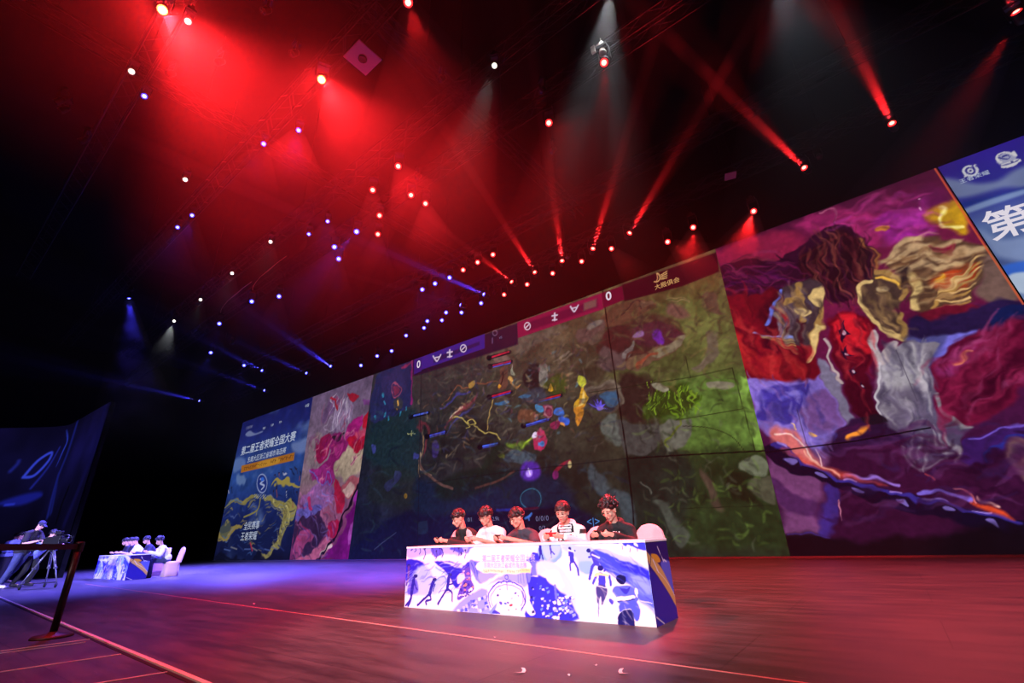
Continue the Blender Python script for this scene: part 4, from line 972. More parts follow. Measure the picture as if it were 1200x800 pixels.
V_haze = vol('stage_haze', HAZE_D, .45)
BM = {}
def beam_mat(L):
    k = round(L); BM.setdefault(k, None)
    if BM[k] is None: BM[k] = vol('beam_haze', .2, .25, k)
    return BM[k]
mb = MB(); mb.box((0, 0, 0), (54, 22, 9.0)); o = mb.build('stage_haze', V_haze); o.location = (-17.5, 4.2, 10.3); tag(o, 'thin smoke haze filling the air around the lighting trusses', 'haze', kind='stuff')

def spot(name, p, d, e, c, ang, blend=.5, size=.05):
    l = bpy.data.lights.new(name, 'SPOT'); l.energy = e; l.color = c; l.spot_size = math.radians(ang); l.spot_blend = blend; l.shadow_soft_size = size
    o = bpy.data.objects.new(name, l); COL.objects.link(o); o.location = p; o.rotation_euler = Vector(d).to_track_quat('-Z', 'Y').to_euler(); return o

RED, BLU, WHT, VIO = (1, .015, .02), (.05, .04, 1), (.9, .93, 1), (.35, .05, 1)
M_lens = {'R': mat('lit_red_lens', (.02, .0, .0), .3, emit=(1, .14, .11), es=9), 'B': mat('lit_blue_lens', (0, 0, .02), .3, emit=(.18, .18, 1), es=8), 'W': mat('lit_white_lens', (.02, .02, .02), .3, emit=(1, .97, .9), es=9), 'P': mat('unlit_lens', rgb(40, 34, 44), .2)}
M_rim = {'R': mat('red_lens_rim', (.02, 0, 0), .3, emit=(1, .012, .015), es=4), 'B': mat('blue_lens_rim', (0, 0, .02), .3, emit=(.03, .03, 1), es=4), 'W': mat('white_lens_rim', (.02, .02, .02), .3, emit=(1, .9, .75), es=1.2), 'P': M_lens['P'], 'A': mat('amber_lens_rim', (.02, 0, 0), .3, emit=(1, .12, .03), es=12)}
M_lensbig = mat('lit_amber_lens', (.02, 0, 0), .3, emit=(1, .62, .22), es=30)
M_head = mat('black_lamp_housing', rgb(24, 23, 26), .45, spec=.4)
LAMP_PROTO = {}
def lamp_proto(kind, small):
    """moving head: base, two-armed yoke, tapered head, lens. The head hangs at the origin and looks along local -Z."""
    key = (kind, small)
    if key in LAMP_PROTO: return LAMP_PROTO[key]
    k = .5 if small else .72
    base = MB().box((0, 0, .62*k), (.34*k, .3*k, .13*k)).mesh('base', M_head)
    clampm = MB(); clampm.box((0, 0, .73*k), (.07, .12, .14)); clampm = clampm.mesh('clamp', M_truss)
    y = MB(); y.box((0, 0, .545*k), (.42*k, .1*k, .04*k))
    for sx in (-1, 1): y.box((sx*.2*k, 0, .28*k), (.035*k, .1*k, .54*k))
    y = y.mesh('yoke', M_head)
    h = MB().lathe([(.06*k, .24*k), (.13*k, .2*k), (.155*k, .05*k), (.15*k, -.06*k), (.165*k, -.17*k), (.165*k, -.2*k), (.13*k, -.2*k), (.125*k, -.185*k)], n=20).mesh('head', M_head)
    ln = MB().lathe([(.128*k, -.19*k), (.1*k, -.215*k), (.085*k, -.221*k)], n=20); ln.f.pop(); ln.sm.pop(); ln.mi.pop(); ln.cur = 1; ln.lathe([(.085*k, -.221*k), (.05*k, -.232*k), (0.0001, -.238*k)], n=20); ln.f = [f for f in ln.f if len(f) == 4]; ln.mi = [0]*40+[1]*40; ln.sm = [True]*80
    ln = ln.mesh('lens', [M_rim[kind], M_lensbig if kind == 'A' else M_lens[kind]])
    LAMP_PROTO[key] = (base, clampm, y, h, ln); return LAMP_PROTO[key]
def lamp(kind, p, aim, label, group, small=False, name='moving_head_lamp'):
    base, cl, yk, hd, ln = lamp_proto(kind, small)
    p = Vector(p); d = (Vector(aim)-p).normalized()
    root = empty(name, p, math.atan2(d.y, d.x)+PI/2); tag(root, label, 'stage lamp', group)
    q = d.to_track_quat('-Z', 'Y').to_matrix()
    loc = Matrix.Rotation(-root.rotation_euler.z, 3, 'Z') @ q
    link('base', base, root); link('clamp', cl, root); link('yoke', yk, root)
    h = link('head', hd, root); h.rotation_euler = loc.to_euler()
    l = link('lens', ln, h)
    return root, d
def shaft(name, label, p, d, L, ang, m, r0=.1, n=20):
    """haze standing in a lamp's light: a long tapering body of smoke, local -Z along the light"""
    t = math.tan(math.radians(ang/2)); vs = []; fs = []
    for z in (.2, L):
        R = r0+z*t
        for k in range(n): a = 2*PI*k/n; vs.append((R*math.cos(a), R*math.sin(a), -z))
    for k in range(n): fs.append((k, (k+1) % n, n+(k+1) % n, n+k))
    fs += [tuple(range(n))[::-1], tuple(range(n, 2*n))]
    mb = MB(); mb.add(vs, fs); o = mb.build(name, m); o.location = p; o.rotation_euler = Vector(d).to_track_quat('-Z', 'Y').to_euler()
    tag(o, label, 'light beam', 'beams of light in the haze', 'stuff'); return o
NUM = 'first second third fourth fifth sixth seventh eighth ninth tenth eleventh twelfth thirteenth fourteenth fifteenth sixteenth'.split()
LC = {'R': RED, 'B': BLU, 'W': WHT, 'A': (1, .05, .02)}
LN = {'R': 'red', 'B': 'blue', 'W': 'white', 'P': 'unlit', 'A': 'amber-red'}

# beam lamps in a row above the screens, aimed out over the audience: (lamp, a point its beam passes, strength, length)
beam_row = [('R', (1195, 20), (1194, -60), 260, 9, 2.6), ('R', (1047, 148), (974, 0), 420, 12, 2.6), ('R', (945, 199), (760, 20), 420, 14, 2.4), ('R', (736, 276), (886, 20), 420, 14, 2.0), ('R', (694, 294), (766, 50), 520, 14, 2.0), ('R', (659, 308), (632, 110), 520, 13, 2.0), ('R', (628, 321), (520, 150), 480, 13, 2.0), ('R', (602, 332), (530, 276), 380, 9, 1.8),
            ('B', (570, 346), (430, 285), 380, 16, 2.2), ('B', (543, 358), (440, 330), 20, 10, 2.0), ('B', (523, 366), None, 0, 0, 0), ('B', (501, 376), None, 0, 0, 0), ('B', (389, 430), (310, 376), 340, 14, 2.0), ('B', (361, 438), (260, 392), 140, 14, 2.0), ('B', (312, 458), (226, 427), 160, 14, 2.0)]
for i, (k, a, b_, e, L, ang) in enumerate(beam_row):
    p = on_z(a, 11.0)
    aim = on_z(b_, 11.4) if b_ else Vector((-3, 1, 1.5))
    if i == 0: aim = p+Vector((-2.0, -5.5, 3.4))
    what = 'throwing a thin beam' if b_ else 'pointing down'
    lab = f'{NUM[i]} lamp from the right in the row above the screens, {LN[k]}, {what}'
    r, d = lamp(k, p, aim, lab, 'beam lamps in the row above the screens')
    if b_:
        spot('beam_light', p+d*.2, d, e*BEAM, LC[k], 14, .6, .04)
        shaft('light_beam', f'thin {LN[k]} beam from the {NUM[i]} lamp, counted from the right, above the screens', p, d, L*1.15, ang*.72, beam_mat(L*1.25), .075)
# the far blue beams
for (k, a, b_, e, L, ang, lab) in [('B', (309, 435), (264, 412), 150, 12, 1.8, 'blue lamp lowest on the second truss near the blue poster top'), ('B', (236, 470), (90, 437), 420, 14, 2.2, 'far blue lamp at the end of the second truss with a long level beam')]:
    p = on_z(a, 11.0); r, d = lamp(k, p, on_z(b_, 11.2), lab, 'lamps on the second truss')
    spot('beam_light', p+d*.2, d, e*BEAM, LC[k], 14, .6, .04); shaft('light_beam', 'blue light beam from the '+lab.split(' with')[0].replace('blue lamp', 'lamp')[:60], p, d, L, ang*.8, beam_mat(L*1.2), .08)

# wash lamps: (colour, pixel, height, label, group, puff energy, puff length, puff angle, puff direction)
VP = {}
def puff_mat(L, dens, rough):
    key = (L, dens, rough)
    if key not in VP: VP[key] = vol('lamp_smoke', dens, .2, L, rough)
    return VP[key]
CAMAIM = Vector((-2.5, 1.0, 1.2))
wash = []
g1 = 'wash lamps in the lower row above the screens'
for i, (k, a) in enumerate([('R', (717, 291)), ('R', (682, 306)), ('R', (648, 320)), ('R', (618, 333)), ('R', (591, 345)), ('B', (564, 355)), ('B', (541, 366)), ('B', (518, 375)), ('B', (497, 384)), ('B', (476, 393))]):
    wash.append((k, a, 11.0, f'{NUM[i]} {LN[k]} wash lamp from the right in the lower row above the game screen', g1, {0: (60, 2.6, 26, (.5, -.2, -1))}.get(i)))
g2 = 'lamps hung lowest over the screens'
for k, a, lab, pf in [('R', (884, 247), 'red lamp hung lowest above the crimson artwork screen with a smoky cone', (420, 2.2, 50, (-.45, -.2, -1))), ('R', (813, 266), 'red lamp above the right end of the game screen with a wide cone', (90, 2.6, 46, (-.2, -.2, -1))), ('R', (783, 283), 'red lamp directly above the gold emblem of the game screen', (90, 2.2, 40, (.7, -.1, -1))), ('B', (459, 411), 'blue lamp above the dark map corner of the game screen', (8, 2, 30, (-.4, -.2, -1))), ('B', (442, 417), 'blue lamp above the joint of petal and game screens', None), ('B', (423, 428), 'blue lamp above the petal artwork screen', None)]:
    wash.append((k, a, 10.35, lab, g2, pf))
g3 = 'lamps on the second truss'
for i, (k, a) in enumerate([('R', (578, 298)), ('R', (560, 307)), ('R', (543, 316)), ('B', (527, 325)), ('B', (510, 332)), ('B', (495, 339))]):
    wash.append((k, a, 11.0, f'{NUM[i]} lamp from the right in the slanting row of six, lit {LN[k]}', g3, (10, 3.0, 44, (-.1, -.2, -1)) if k == 'B' else None))
wash.append(('B', (286, 428), 11.0, 'bright blue lamp beside the level row near the blue poster top', g3, (16, 3.5, 50, (0, -.1, -1))))
wash.append(('B', (247, 413), 11.0, 'bright blue lamp furthest left on the third truss', 'lamps on the third truss', (16, 3.5, 50, (0, -.1, -1))))
g4 = 'lamps on the third truss'
for k, a, lab, pf in [('R', (709, 72), 'red lamp hanging alone below a white fitting at the top middle', (60, 3.6, 20, (-.1, -.1, -1))), ('R', (644, 143), 'red lamp alone above the thin beams in the middle', (16, 3.0, 50, (.6, -.1, -1))), ('R', (499, 238), 'red lamp rightmost of the cluster of five under the red glow', (8, 2.4, 40, (.2, 0, -1))), ('R', (482, 228), 'red lamp with a long slanting cone in the cluster of five', (50, 6.0, 22, (-.85, -.2, -.8))), ('R', (467, 194), 'red lamp highest of the cluster of five', (40, 3.4, 34, (.5, 0, -1))), ('R', (437, 222), 'red lamp leftmost of the cluster of five', (6, 2.0, 30, (.1, 0, -1))), ('R', (445, 252), 'red lamp with a cone to the lower left in the cluster of five', (40, 5.0, 24, (-.85, -.2, -.8))), ('R', (443, 274), 'red lamp beside the blue one that throws a violet cone', (6, 2.0, 40, (0, 0, -1))),
                       ('B', (418, 271), 'blue lamp throwing a violet cone toward the lower left', (220, 7.0, 24, (-.95, -.2, -.75))), ('B', (392, 289), 'upper blue lamp of the close pair right of the white lamps', None), ('B', (397, 303), 'lower blue lamp of the close pair right of the white lamps', (8, 2, 40, (0, 0, -1))), ('B', (327, 347), 'dim blue lamp between the two cable loops', (6, 2, 40, (0, 0, -1))), ('B', (295, 353), 'blue lamp under the right one of two cable loops', (10, 3, 40, (0, 0, -1))), ('B', (257, 379), 'blue lamp under the left one of two cable loops', (10, 3, 40, (0, 0, -1)))]:
    wash.append((k, a, 11.0, lab, g4, pf))
g5 = 'lamps on the fourth truss'
for i, (k, a) in enumerate([('W', (317, 283)), ('W', (272, 320)), ('W', (235, 351)), ('W', (204, 376))]):
    wash.append((k, a, 11.0, f'{NUM[i]} of the four white lamps in a slanting row, counted from the upper right', g5, [(5, 2.0, 40, (0, 0, -1)), (5, 2.4, 36, (0, 0, -1)), (3, 2.0, 36, (0, 0, -1)), (100, 1.8, 44, (-.3, 0, -1))][i]))
wash.append(('W', (580, 76), 11.0, 'white lamp at the top middle with a faint grey cone', g5, (60, 5.0, 26, (-.28, -.1, -1))))
wash.append(('B', (384, 259), 11.0, 'blue lamp above the close blue pair, at the edge of the red glow', g5, (6, 2, 50, (0, 0, -1))))
wash.append(('B', (362, 274), 11.0, 'small blue lamp next to the first of the four white lamps', g5, None))
g6 = 'lamps on the fifth truss'
for k, a, lab, pf in [('R', (479, 1), 'red lamp cut by the top edge with a broad red cone', (130, 5.0, 40, (.1, .2, -1))), ('B', (309, 168), 'small blue lamp below and left of the second big red lamp', (6, 1.6, 50, (-.2, 0, -1))), ('B', (350, 152), 'small blue lamp right below the second big red lamp', (12, 1.8, 50, (0, 0, -1))), ('W', (217, 210), 'white lamp highest of the small ones on the dark left side', None), ('B', (225, 252), 'right one of two dim blue lamps on the dark left side', (10, 2.4, 50, (0, 0, -1))), ('B', (208, 266), 'left one of two dim blue lamps on the dark left side', (8, 2.4, 50, (0, 0, -1))), ('B', (151, 347), 'blue lamp furthest left, blowing through a ragged smoke plume', (170, 6.5, 26, (.12, .25, -1)))]:
    wash.append((k, a, 11.0, lab, g6, pf))
g7 = 'lamps on the truss nearest the audience'
for k, a, lab in [('W', (220, 24), 'small pinkish white lamp beside the biggest red lamp'), ('W', (154, 83), 'upper of two small white lamps left of the biggest red lamp'), ('B', (169, 112), 'lower bluish one of two small lamps left of the biggest red lamp')]:
    wash.append((k, a, 11.0, lab, g7, None))
for k, a, z, lab, grp, pf in wash:
    p = on_z(a, z); aim = CAMAIM+(p-CAMAIM)*.25
    if pf and a == (151, 347): aim = p+Vector(pf[3])
    r, d = lamp(k, p, aim, lab, grp, small=grp in (g6, g7, g5) and k != 'R')
    if pf:
        e, L, ang, dv = pf; dv = Vector(dv).normalized(); rough = a in ((151, 347),)
        spot('wash_light', p+dv*.26, dv, e*PUFF, LC[k], ang*1.1, .7, .06)
        shaft('lamp_smoke', 'smoke cone of the '+' '.join(lab.replace(' with a smoky cone','').replace(' with a wide cone','').split()[:12]), p, dv, L, ang*1.0, puff_mat(L, .45 if rough else (.08 if L > 2.7 else .24), rough), .12)
# the two strong lamps that face the audience through the haze
for (a, e, lab) in (((190, 10), E_BIG1, 'brightest red lamp with a yellow white centre, near the top left corner'), ((377, 92), E_BIG2, 'second brightest red lamp with a glowing centre, below the top edge')):
    p = on_z(a, 11.0); aim = CAMAIM
    r, d = lamp('A', p, aim, lab, 'strong red lamps facing the audience')
    spot('strong_light', p+d*.3, BIGDIR, e, RED, BIGANG, 1.0, .12); spot('strong_light', p+d*.3, d, e*.16, RED, 75, 1.0, .12)
    dv = (BIGDIR*.5+d*.5).normalized(); shaft('lamp_smoke', 'thick smoke glowing red in front of the '+' '.join(lab.split()[:4]), p, dv, 3.2 if e > 15000 else 2.4, 96, puff_mat(3.2, GLOW, False), .15)
# unlit fittings and panels on the trusses
g8 = 'unlit fittings on the trusses'
for i, (a, lab) in enumerate([((648, 176), 'unlit round lamp just below the lone red lamp in the middle'), ((518, 92), 'unlit long lamp left of the white lamp at the top middle'), ((636, 105), 'unlit long lamp above the lone red lamp in the middle'), ((312, 12), 'unlit lamp between the two strong red lamps near the top edge'), ((345, 62), 'unlit lamp up left of the second strong red lamp'), ((258, 72), 'unlit lamp down right of the brightest red lamp'), ((200, 86), 'unlit lamp straight below the brightest red lamp'), ((70, 118), 'unlit lamp in the dark near the top left'), ((75, 128), 'unlit lamp below another in the dark near the top left'), ((98, 164), 'unlit lamp above the dim blue pair on the left'), ((490, 207), 'unlit lamp between the red cluster and the middle lamps'), ((960, 183), 'unlit lamp close to the beam lamp above the crimson artwork'), ((272, 402), 'unlit lamp right of the bright far blue lamps'), ((417, 401), 'unlit lamp above the petal artwork screen'), ((580, 342), 'unlit lamp where the red and blue rows meet'), ((666, 300), 'unlit lamp in the red beam row above the game screen')]):
    p = on_z(a, 11.1); lamp('P', p, p+Vector((-.4+.1*(i % 7), -.5, -.8)), lab, g8, True, 'unlit_lamp')
M_panel = mat('grey_panel', rgb(150, 130, 160), .6)
for a, s_, rz, lab in (((425, 68), .62, .0, 'square grey panel with a round lamp in its middle, near the strong red lamps'), ((856, 206), .34, .3, 'small square grey panel hanging above the red lamps on the right')):
    p = on_z(a, 11.2); root = empty('rig_panel', p, rz); tag(root, lab, 'panel', 'square panels in the rig')
    MB().box((0, 0, 0), (s_, s_, .03)).build('plate', M_panel, root, .004)
    if s_ > .5: MB().lathe([(.1, -.016), (.1, -.05), (.075, -.06), (.06, -.04), (.0001, -.035)], n=20).build('ring_lamp', M_head, root)
    mb = MB()
    for sx in (-1, 1): mb.tube([(sx*s_*.4, 0, .015), (sx*s_*.4, 0, ZC-11.2)], .008, 6)
    mb.build('hanging_wire', M_rope, root)
# loops of cable catching the light, and a white fitting over the lone lamp
M_cable = mat('pale_cable', rgb(210, 205, 190), .5)
for (p0, lab) in (((295, 353), 'pale loop of cable above the right blue lamp of the looped pair'), ((257, 379), 'pale loop of cable above the left blue lamp of the looped pair')):
    p = on_z(p0, 11.0); mb = MB()
    for dx in (0, .06): mb.tube([Vector(q) for q in ((0, 0, .55), (-.2, .01, .68), (-.28, .03, .85+dx), (-.22, .08, 1.1), (0, .15, 1.35), (.4, .3, 1.65-dx), (.9, .4, 1.85), (1.5, .5, 2.0))], .014, 6)
    o = mb.build('cable_loop', M_cable); o.location = p; tag(o, lab, 'cable', 'cable loops under the third truss')
p = on_z((706, 60), 11.35); mb = MB(); mb.lathe([(.05, .3), (.07, .25), (.07, 0), (.09, -.05), (.09, -.1), (.0001, -.1)], n=14); mb.box((-.22, 0, .25), (.1, .06, .22)); mb.tube([(-.22, 0, .3), (0, 0, .3)], .02, 6); mb.tube([(0, 0, .3), (0, 0, .45)], .015, 6)
o = mb.build('hanging_fitting', M_cable); o.location = p; tag(o, 'pale fitting on the third truss just above the lone red lamp', 'fitting')
# grey white light falling in from above the frame
p = on_z((716, -26), 12.6); dv = Vector((-.45, .35, -1)).normalized()
lamp('W', p, p+dv, 'white lamp above the top edge pouring a broad grey cone of light', 'white lamps high in the rig')
spot('wash_light', p+dv*.26, dv, 220*PUFF, WHT, 42, .9, .06); shaft('lamp_smoke', 'broad grey cone of smoke below the top edge right of the middle', p, dv, 7.0, 36, puff_mat(7.0, .08, False), .14)

p = on_z((905, -30), 12.6); dv = Vector((.05, .3, -1)).normalized()  # second white lamp, added out of view to light the grey smoke
lamp('W', p, p+dv, 'added unseen white lamp above the top edge behind the crossing red beams', 'white lamps high in the rig')
spot('wash_light', p+dv*.26, dv, 70*PUFF, (.75, .85, 1), 64, 1.0, .06); shaft('lamp_smoke', 'dim blue grey smoke below the top edge behind the crossing red beams', p, dv, 7.0, 56, puff_mat(7.0, .06, False), .14)
p = on_z((1195, 20), 11.0); dv = Vector((-.8, .35, -.75)).normalized()
spot('wash_light', p+dv*.3, dv, 150*PUFF, RED, 30, 1.0, .06); shaft('lamp_smoke', 'broad dim red smoke falling from the lamp in the top right corner', p, dv, 7.0, 27, puff_mat(7.0, .08, False), .14)

# ------------------------------------------------------------------ stage light
def wash_spot(name, p, tgt, e, c, ang, blend=.8, size=.2):
    return spot(name, p, Vector(tgt)-Vector(p), e, c, ang, blend, size)
for a in LIGHTS: wash_spot(*a)
# ------------------------------------------------------------------ the two printed tables
TX0, TX1, TY, TD, TH = -5.592, -2.017, 4.73, .57, .75
M_print = art_mat('printed_board', False, .42)
M_white = mat('white_board', rgb(238, 238, 240), .45)
tf = lambda p: (lambda q: (q.x, q.z))(on_y(p, TY))
ts = lambda p: (lambda q: (q.y, q.z))(on_x(p, TX1))
B1, B2, B3, BD, WH = (74, 84, 238), (46, 40, 212), (150, 190, 250), (34, 32, 130), (240, 242, 255)
c = Canvas((TX0, TX0), (TX1, TX1), 0.0, TH, 520, 150, tf); c.fill(WH)
c.warp(.008, .09, 3)
c.at(460, 630, 6.667)
c.poly([(115, 70), (620, 55), (600, 100), (500, 135), (330, 115), (220, 140), (130, 155), (112, 110)], (168, 176, 246), 20)
c.poly([(300, 75), (380, 70), (390, 130), (330, 150)], (96, 92, 230), 12); c.poly([(450, 75), (530, 70), (560, 110), (500, 110)], (84, 84, 226), 10); c.poly([(600, 60), (650, 60), (630, 110), (580, 120)], (120, 130, 240), 14)
for x, y0, y1 in ((215, 80, 125), (250, 90, 165), (180, 80, 110), (312, 80, 130), (345, 110, 165), (372, 90, 140), (390, 95, 150), (480, 70, 110), (520, 90, 130), (570, 95, 160), (540, 120, 128), (150, 80, 100), (630, 70, 105)):
    c.line([(x, y0), (x+6, (y0+y1)/2), (x-4, y1)], 8, (66, 56, 180), 3); c.ell((x, y0-4), (7, 7), (50, 40, 140), 3)
c.poly([(108, 178), (200, 176), (270, 195), (300, 230), (250, 300), (180, 350), (104, 345)], B2, 14)
c.poly([(200, 230), (300, 200), (330, 260), (300, 330), (210, 380), (150, 330)], (160, 196, 250), 30); c.poly([(240, 180), (320, 170), (380, 260), (340, 330), (290, 250)], (222, 236, 255), 24)
c.poly([(330, 190), (450, 182), (540, 220), (600, 195), (608, 260), (560, 330), (490, 390), (440, 300), (390, 240)], B2, 14); c.poly([(400, 180), (540, 215), (520, 240), (440, 205)], (200, 220, 255), 10)
c.line([(340, 230), (400, 270), (440, 300)], 14, (130, 190, 246), 8)
c.poly([(100, 350), (230, 330), (330, 330), (390, 300), (430, 330), (360, 420), (300, 440), (130, 445), (98, 430)], (172, 204, 252), 20); c.poly([(130, 350), (190, 330), (200, 420), (120, 440)], (96, 96, 230), 16)
c.line([(330, 330), (400, 300), (420, 350), (360, 430)], 12, (120, 160, 240), 6)
def runner(pts, wd, col=(40, 36, 168)):
    """head, then limb chains"""
    h, r = pts[0]; c.ell(h, (r, r*1.1), BD, 3)
    for ch, wk in pts[1:]: c.line(ch, wd*wk, col, 3)
runner([((130, 222), 13), ([(130, 235), (125, 300)], 1.2), ([(125, 300), (108, 360)], .8)], 22, (90, 60, 170))
runner([((180, 298), 15), ([(165, 320), (145, 440)], 2.0), ([(170, 340), (195, 400)], .7), ([(145, 440), (135, 490), (105, 530)], 1.0), ([(150, 440), (140, 490), (122, 535)], .9)], 20)
runner([((326, 322), 16), ([(315, 345), (288, 440)], 1.9), ([(330, 360), (318, 410)], .7), ([(285, 440), (240, 480), (200, 525)], 1.0), ([(290, 440), (300, 485), (262, 490), (265, 520)], .9)], 20)
runner([((450, 288), 14), ([(440, 310), (425, 400)], 1.6), ([(455, 320), (470, 355), (440, 370)], .6), ([(420, 405), (395, 450), (358, 515)], 1.0), ([(430, 400), (462, 430), (465, 492)], .9)], 18)
c.poly([(540, 250), (570, 235), (605, 230), (612, 330), (640, 400), (580, 450), (510, 490), (515, 420), (550, 340)], (96, 76, 206), 10)
rs = random.Random(5)
for i in range(60):
    x = rs.uniform(515, 630); y = rs.uniform(250, 470)
    if y < 470-(630-x)*.1 and abs(x-575) < 20+(y-240)*.25: c.ell((x, y), (rs.uniform(5, 12), rs.uniform(4, 14)), rs.choice([(220, 150, 140), (60, 46, 180), (40, 34, 150), (180, 120, 190), (240, 236, 250), (120, 90, 220)]), 3)
c.poly([(510, 300), (560, 270), (560, 330), (510, 360)], (236, 224, 250), 8)
c.poly([(605, 180), (690, 185), (705, 270), (700, 360), (660, 340), (620, 270)], (120, 132, 240), 14); c.line([(640, 190), (665, 300), (700, 350)], 12, (70, 80, 220), 8); c.line([(620, 200), (640, 280)], 8, (80, 70, 214), 5)
c.poly([(690, 270), (1050, 275), (1070, 340), (1000, 400), (900, 330), (780, 350), (700, 370)], (158, 172, 246), 20); c.line([(690, 380), (760, 340), (860, 280)], 26, (246, 248, 255), 14)
for x in (980, 1000, 1020, 1045): c.line([(x, 285), (x+8, 350)], 8, (120, 130, 240), 5)
c.poly([(1040, 120), (1070, 110), (1180, 130), (1150, 170), (1200, 200), (1200, 620), (1040, 615), (1075, 480), (1060, 400)], (54, 52, 222), 12)
c.poly([(1050, 160), (1070, 140), (1085, 300), (1060, 340)], (120, 134, 244), 8); c.poly([(1085, 180), (1140, 180), (1150, 270), (1090, 290)], (116, 124, 238), 10)
c.poly([(1090, 300), (1200, 280), (1200, 310), (1120, 305)], (240, 244, 255), 10); c.line([(1140, 200), (1200, 270)], 16, (240, 244, 255), 8)
c.poly([(470, 560), (540, 500), (640, 430), (740, 400), (760, 560), (720, 600), (480, 570)], (150, 166, 248), 16)
for i in range(34):
    x = rs.uniform(500, 740); y = 560-rs.uniform(0, 1)*(x-470)*.5
    c.poly([(x, y), (x+18, y-6), (x+22, y+16), (x+4, y+20)], rs.choice([B1, (120, 130, 240), WH, (190, 200, 255), (100, 110, 236)]), 3, 1, False)
# round emblem with a crown and two pale flags
c.ell((900, 480), (160, 150), (236, 240, 255), 8); c.ring((895, 470), (146, 134), 9, B2, 4, 1, 150, 395); c.ring((895, 472), (126, 112), 5, (120, 120, 236), 3, 1, 150, 390); c.ell((895, 480), (96, 84), (250, 250, 255), 6)
c.ring((893, 305), (15, 15), 7, (70, 64, 214), 3); c.line([(850, 350), (870, 330), (893, 345), (915, 325), (940, 350)], 9, (110, 110, 234), 4); c.line([(893, 350), (897, 400)], 7, (90, 86, 226), 4)
for x, y, r, cc in ((822, 445, 10, (70, 70, 170)), (963, 430, 9, (70, 70, 190)), (850, 505, 12, (90, 90, 226)), (885, 508, 10, (80, 120, 236)), (926, 520, 12, (190, 60, 90)), (905, 500, 8, (70, 60, 190)), (905, 555, 6, (220, 140, 140)), (970, 565, 6, (190, 110, 130)), (985, 450, 5, (70, 66, 200)), (840, 400, 5, (110, 110, 236)), (930, 470, 8, (170, 200, 250))): c.ell((x, y), (r, r*.9), cc, 3)
c.line([(1015, 420), (1035, 500), (1010, 560)], 9, (70, 64, 200), 4); c.poly([(750, 590), (820, 500), (800, 560), (840, 590)], (130, 160, 246), 6); c.poly([(780, 590), (800, 560), (840, 590)], (70, 66, 216), 5)
c.poly([(1030, 420), (1110, 570), (1080, 600), (1045, 560), (1060, 500)], (244, 246, 255), 6)
for i in range(30):
    x = rs.uniform(1075, 1200); y = rs.uniform(330, 600); s_ = rs.uniform(6, 20); c.poly([(x, y), (x+s_, y-s_*.4), (x+s_*1.2, y+s_*.6), (x+s_*.2, y+s_)], rs.choice([WH, (200, 210, 255), (120, 150, 250), BD]), 3, 1, False)
c.poly([(690, 180), (1040, 178), (1050, 270), (690, 270)], (246, 247, 255), 10); c.poly([(640, 60), (1040, 60), (1050, 170), (640, 178)], (248, 248, 255), 12)
c.poly([(705, 240), (1085, 243), (1080, 280), (700, 274)], (250, 240, 205), 4, 1, False); c.poly([(1000, 242), (1085, 243), (1080, 280), (1000, 279)], (250, 228, 150), 14, .8, False)
for i in range(30):
    if i in (13, 14, 20): continue
    c.line([(718+i*12, 251), (721+i*12, 268)], 4, (204, 186, 150), 2); c.line([(716+i*12, 256+(i % 3)*3), (724+i*12, 255+(i % 3)*3)], 3, (190, 170, 130), 2)
c.at(630, 630, 6.667)
c.ell((100, 115), (95, 90), (130, 178, 244), 12); c.poly([(30, 40), (100, 30), (180, 70), (150, 160), (70, 170)], (170, 206, 250), 20)
runner([((25, 55), 9), ([(25, 65), (28, 120)], 1.6), ([(22, 120), (15, 160)], .8), ([(32, 120), (42, 180)], .8)], 16); runner([((100, 62), 8), ([(100, 75), (106, 120)], 1.3), ([(106, 120), (112, 155)], .7), ([(115, 110), (135, 130)], .6)], 15, (70, 64, 200))
c.line([(0, 195), (60, 185), (110, 150)], 6, (180, 176, 150), 4)
c.poly([(0, 180), (120, 190), (240, 300), (300, 450), (310, 640), (250, 640), (240, 500), (170, 380), (60, 300), (0, 290)], (206, 226, 255), 26)
c.poly([(200, 60), (400, 60), (470, 130), (460, 230), (380, 280), (320, 250), (300, 160), (220, 110)], (176, 208, 252), 26); c.poly([(330, 180), (420, 190), (440, 250), (380, 280), (330, 240)], (146, 190, 248), 16)
c.poly([(440, 95), (560, 105), (700, 160), (865, 240), (885, 330), (905, 530), (820, 480), (740, 380), (600, 290), (500, 230)], (66, 78, 240), 20); c.poly([(600, 150), (870, 250), (880, 330), (700, 250)], (46, 46, 222), 22); c.poly([(460, 90), (640, 120), (860, 230), (860, 250), (620, 160)], (196, 214, 255), 14, .9)
c.poly([(500, 60), (640, 70), (840, 110), (862, 235), (740, 170), (600, 110)], (250, 236, 214), 14); c.poly([(540, 32), (838, 22), (846, 98), (700, 62), (600, 48)], (60, 64, 232), 8)
for x, y in ((650, 40), (710, 60), (770, 50)): c.poly([(x-16, y-16), (x+8, y), (x+16, y+24), (x, y+20), (x-20, y+8)], WH, 4); c.line([(x+6, y+24), (x+10, y+50)], 6, (80, 76, 190), 3)
c.poly([(720, 310), (820, 300), (860, 330), (885, 420), (860, 440), (790, 380)], (196, 220, 255), 24); c.poly([(700, 280), (880, 340), (905, 530), (925, 600), (800, 500)], (120, 140, 244), 30, .7); c.poly([(760, 500), (900, 580), (930, 690), (770, 690)], (246, 236, 224), 20)
c.poly([(0, 310), (60, 315), (130, 380), (240, 460), (290, 560), (300, 640), (0, 640)], (56, 56, 226), 20)
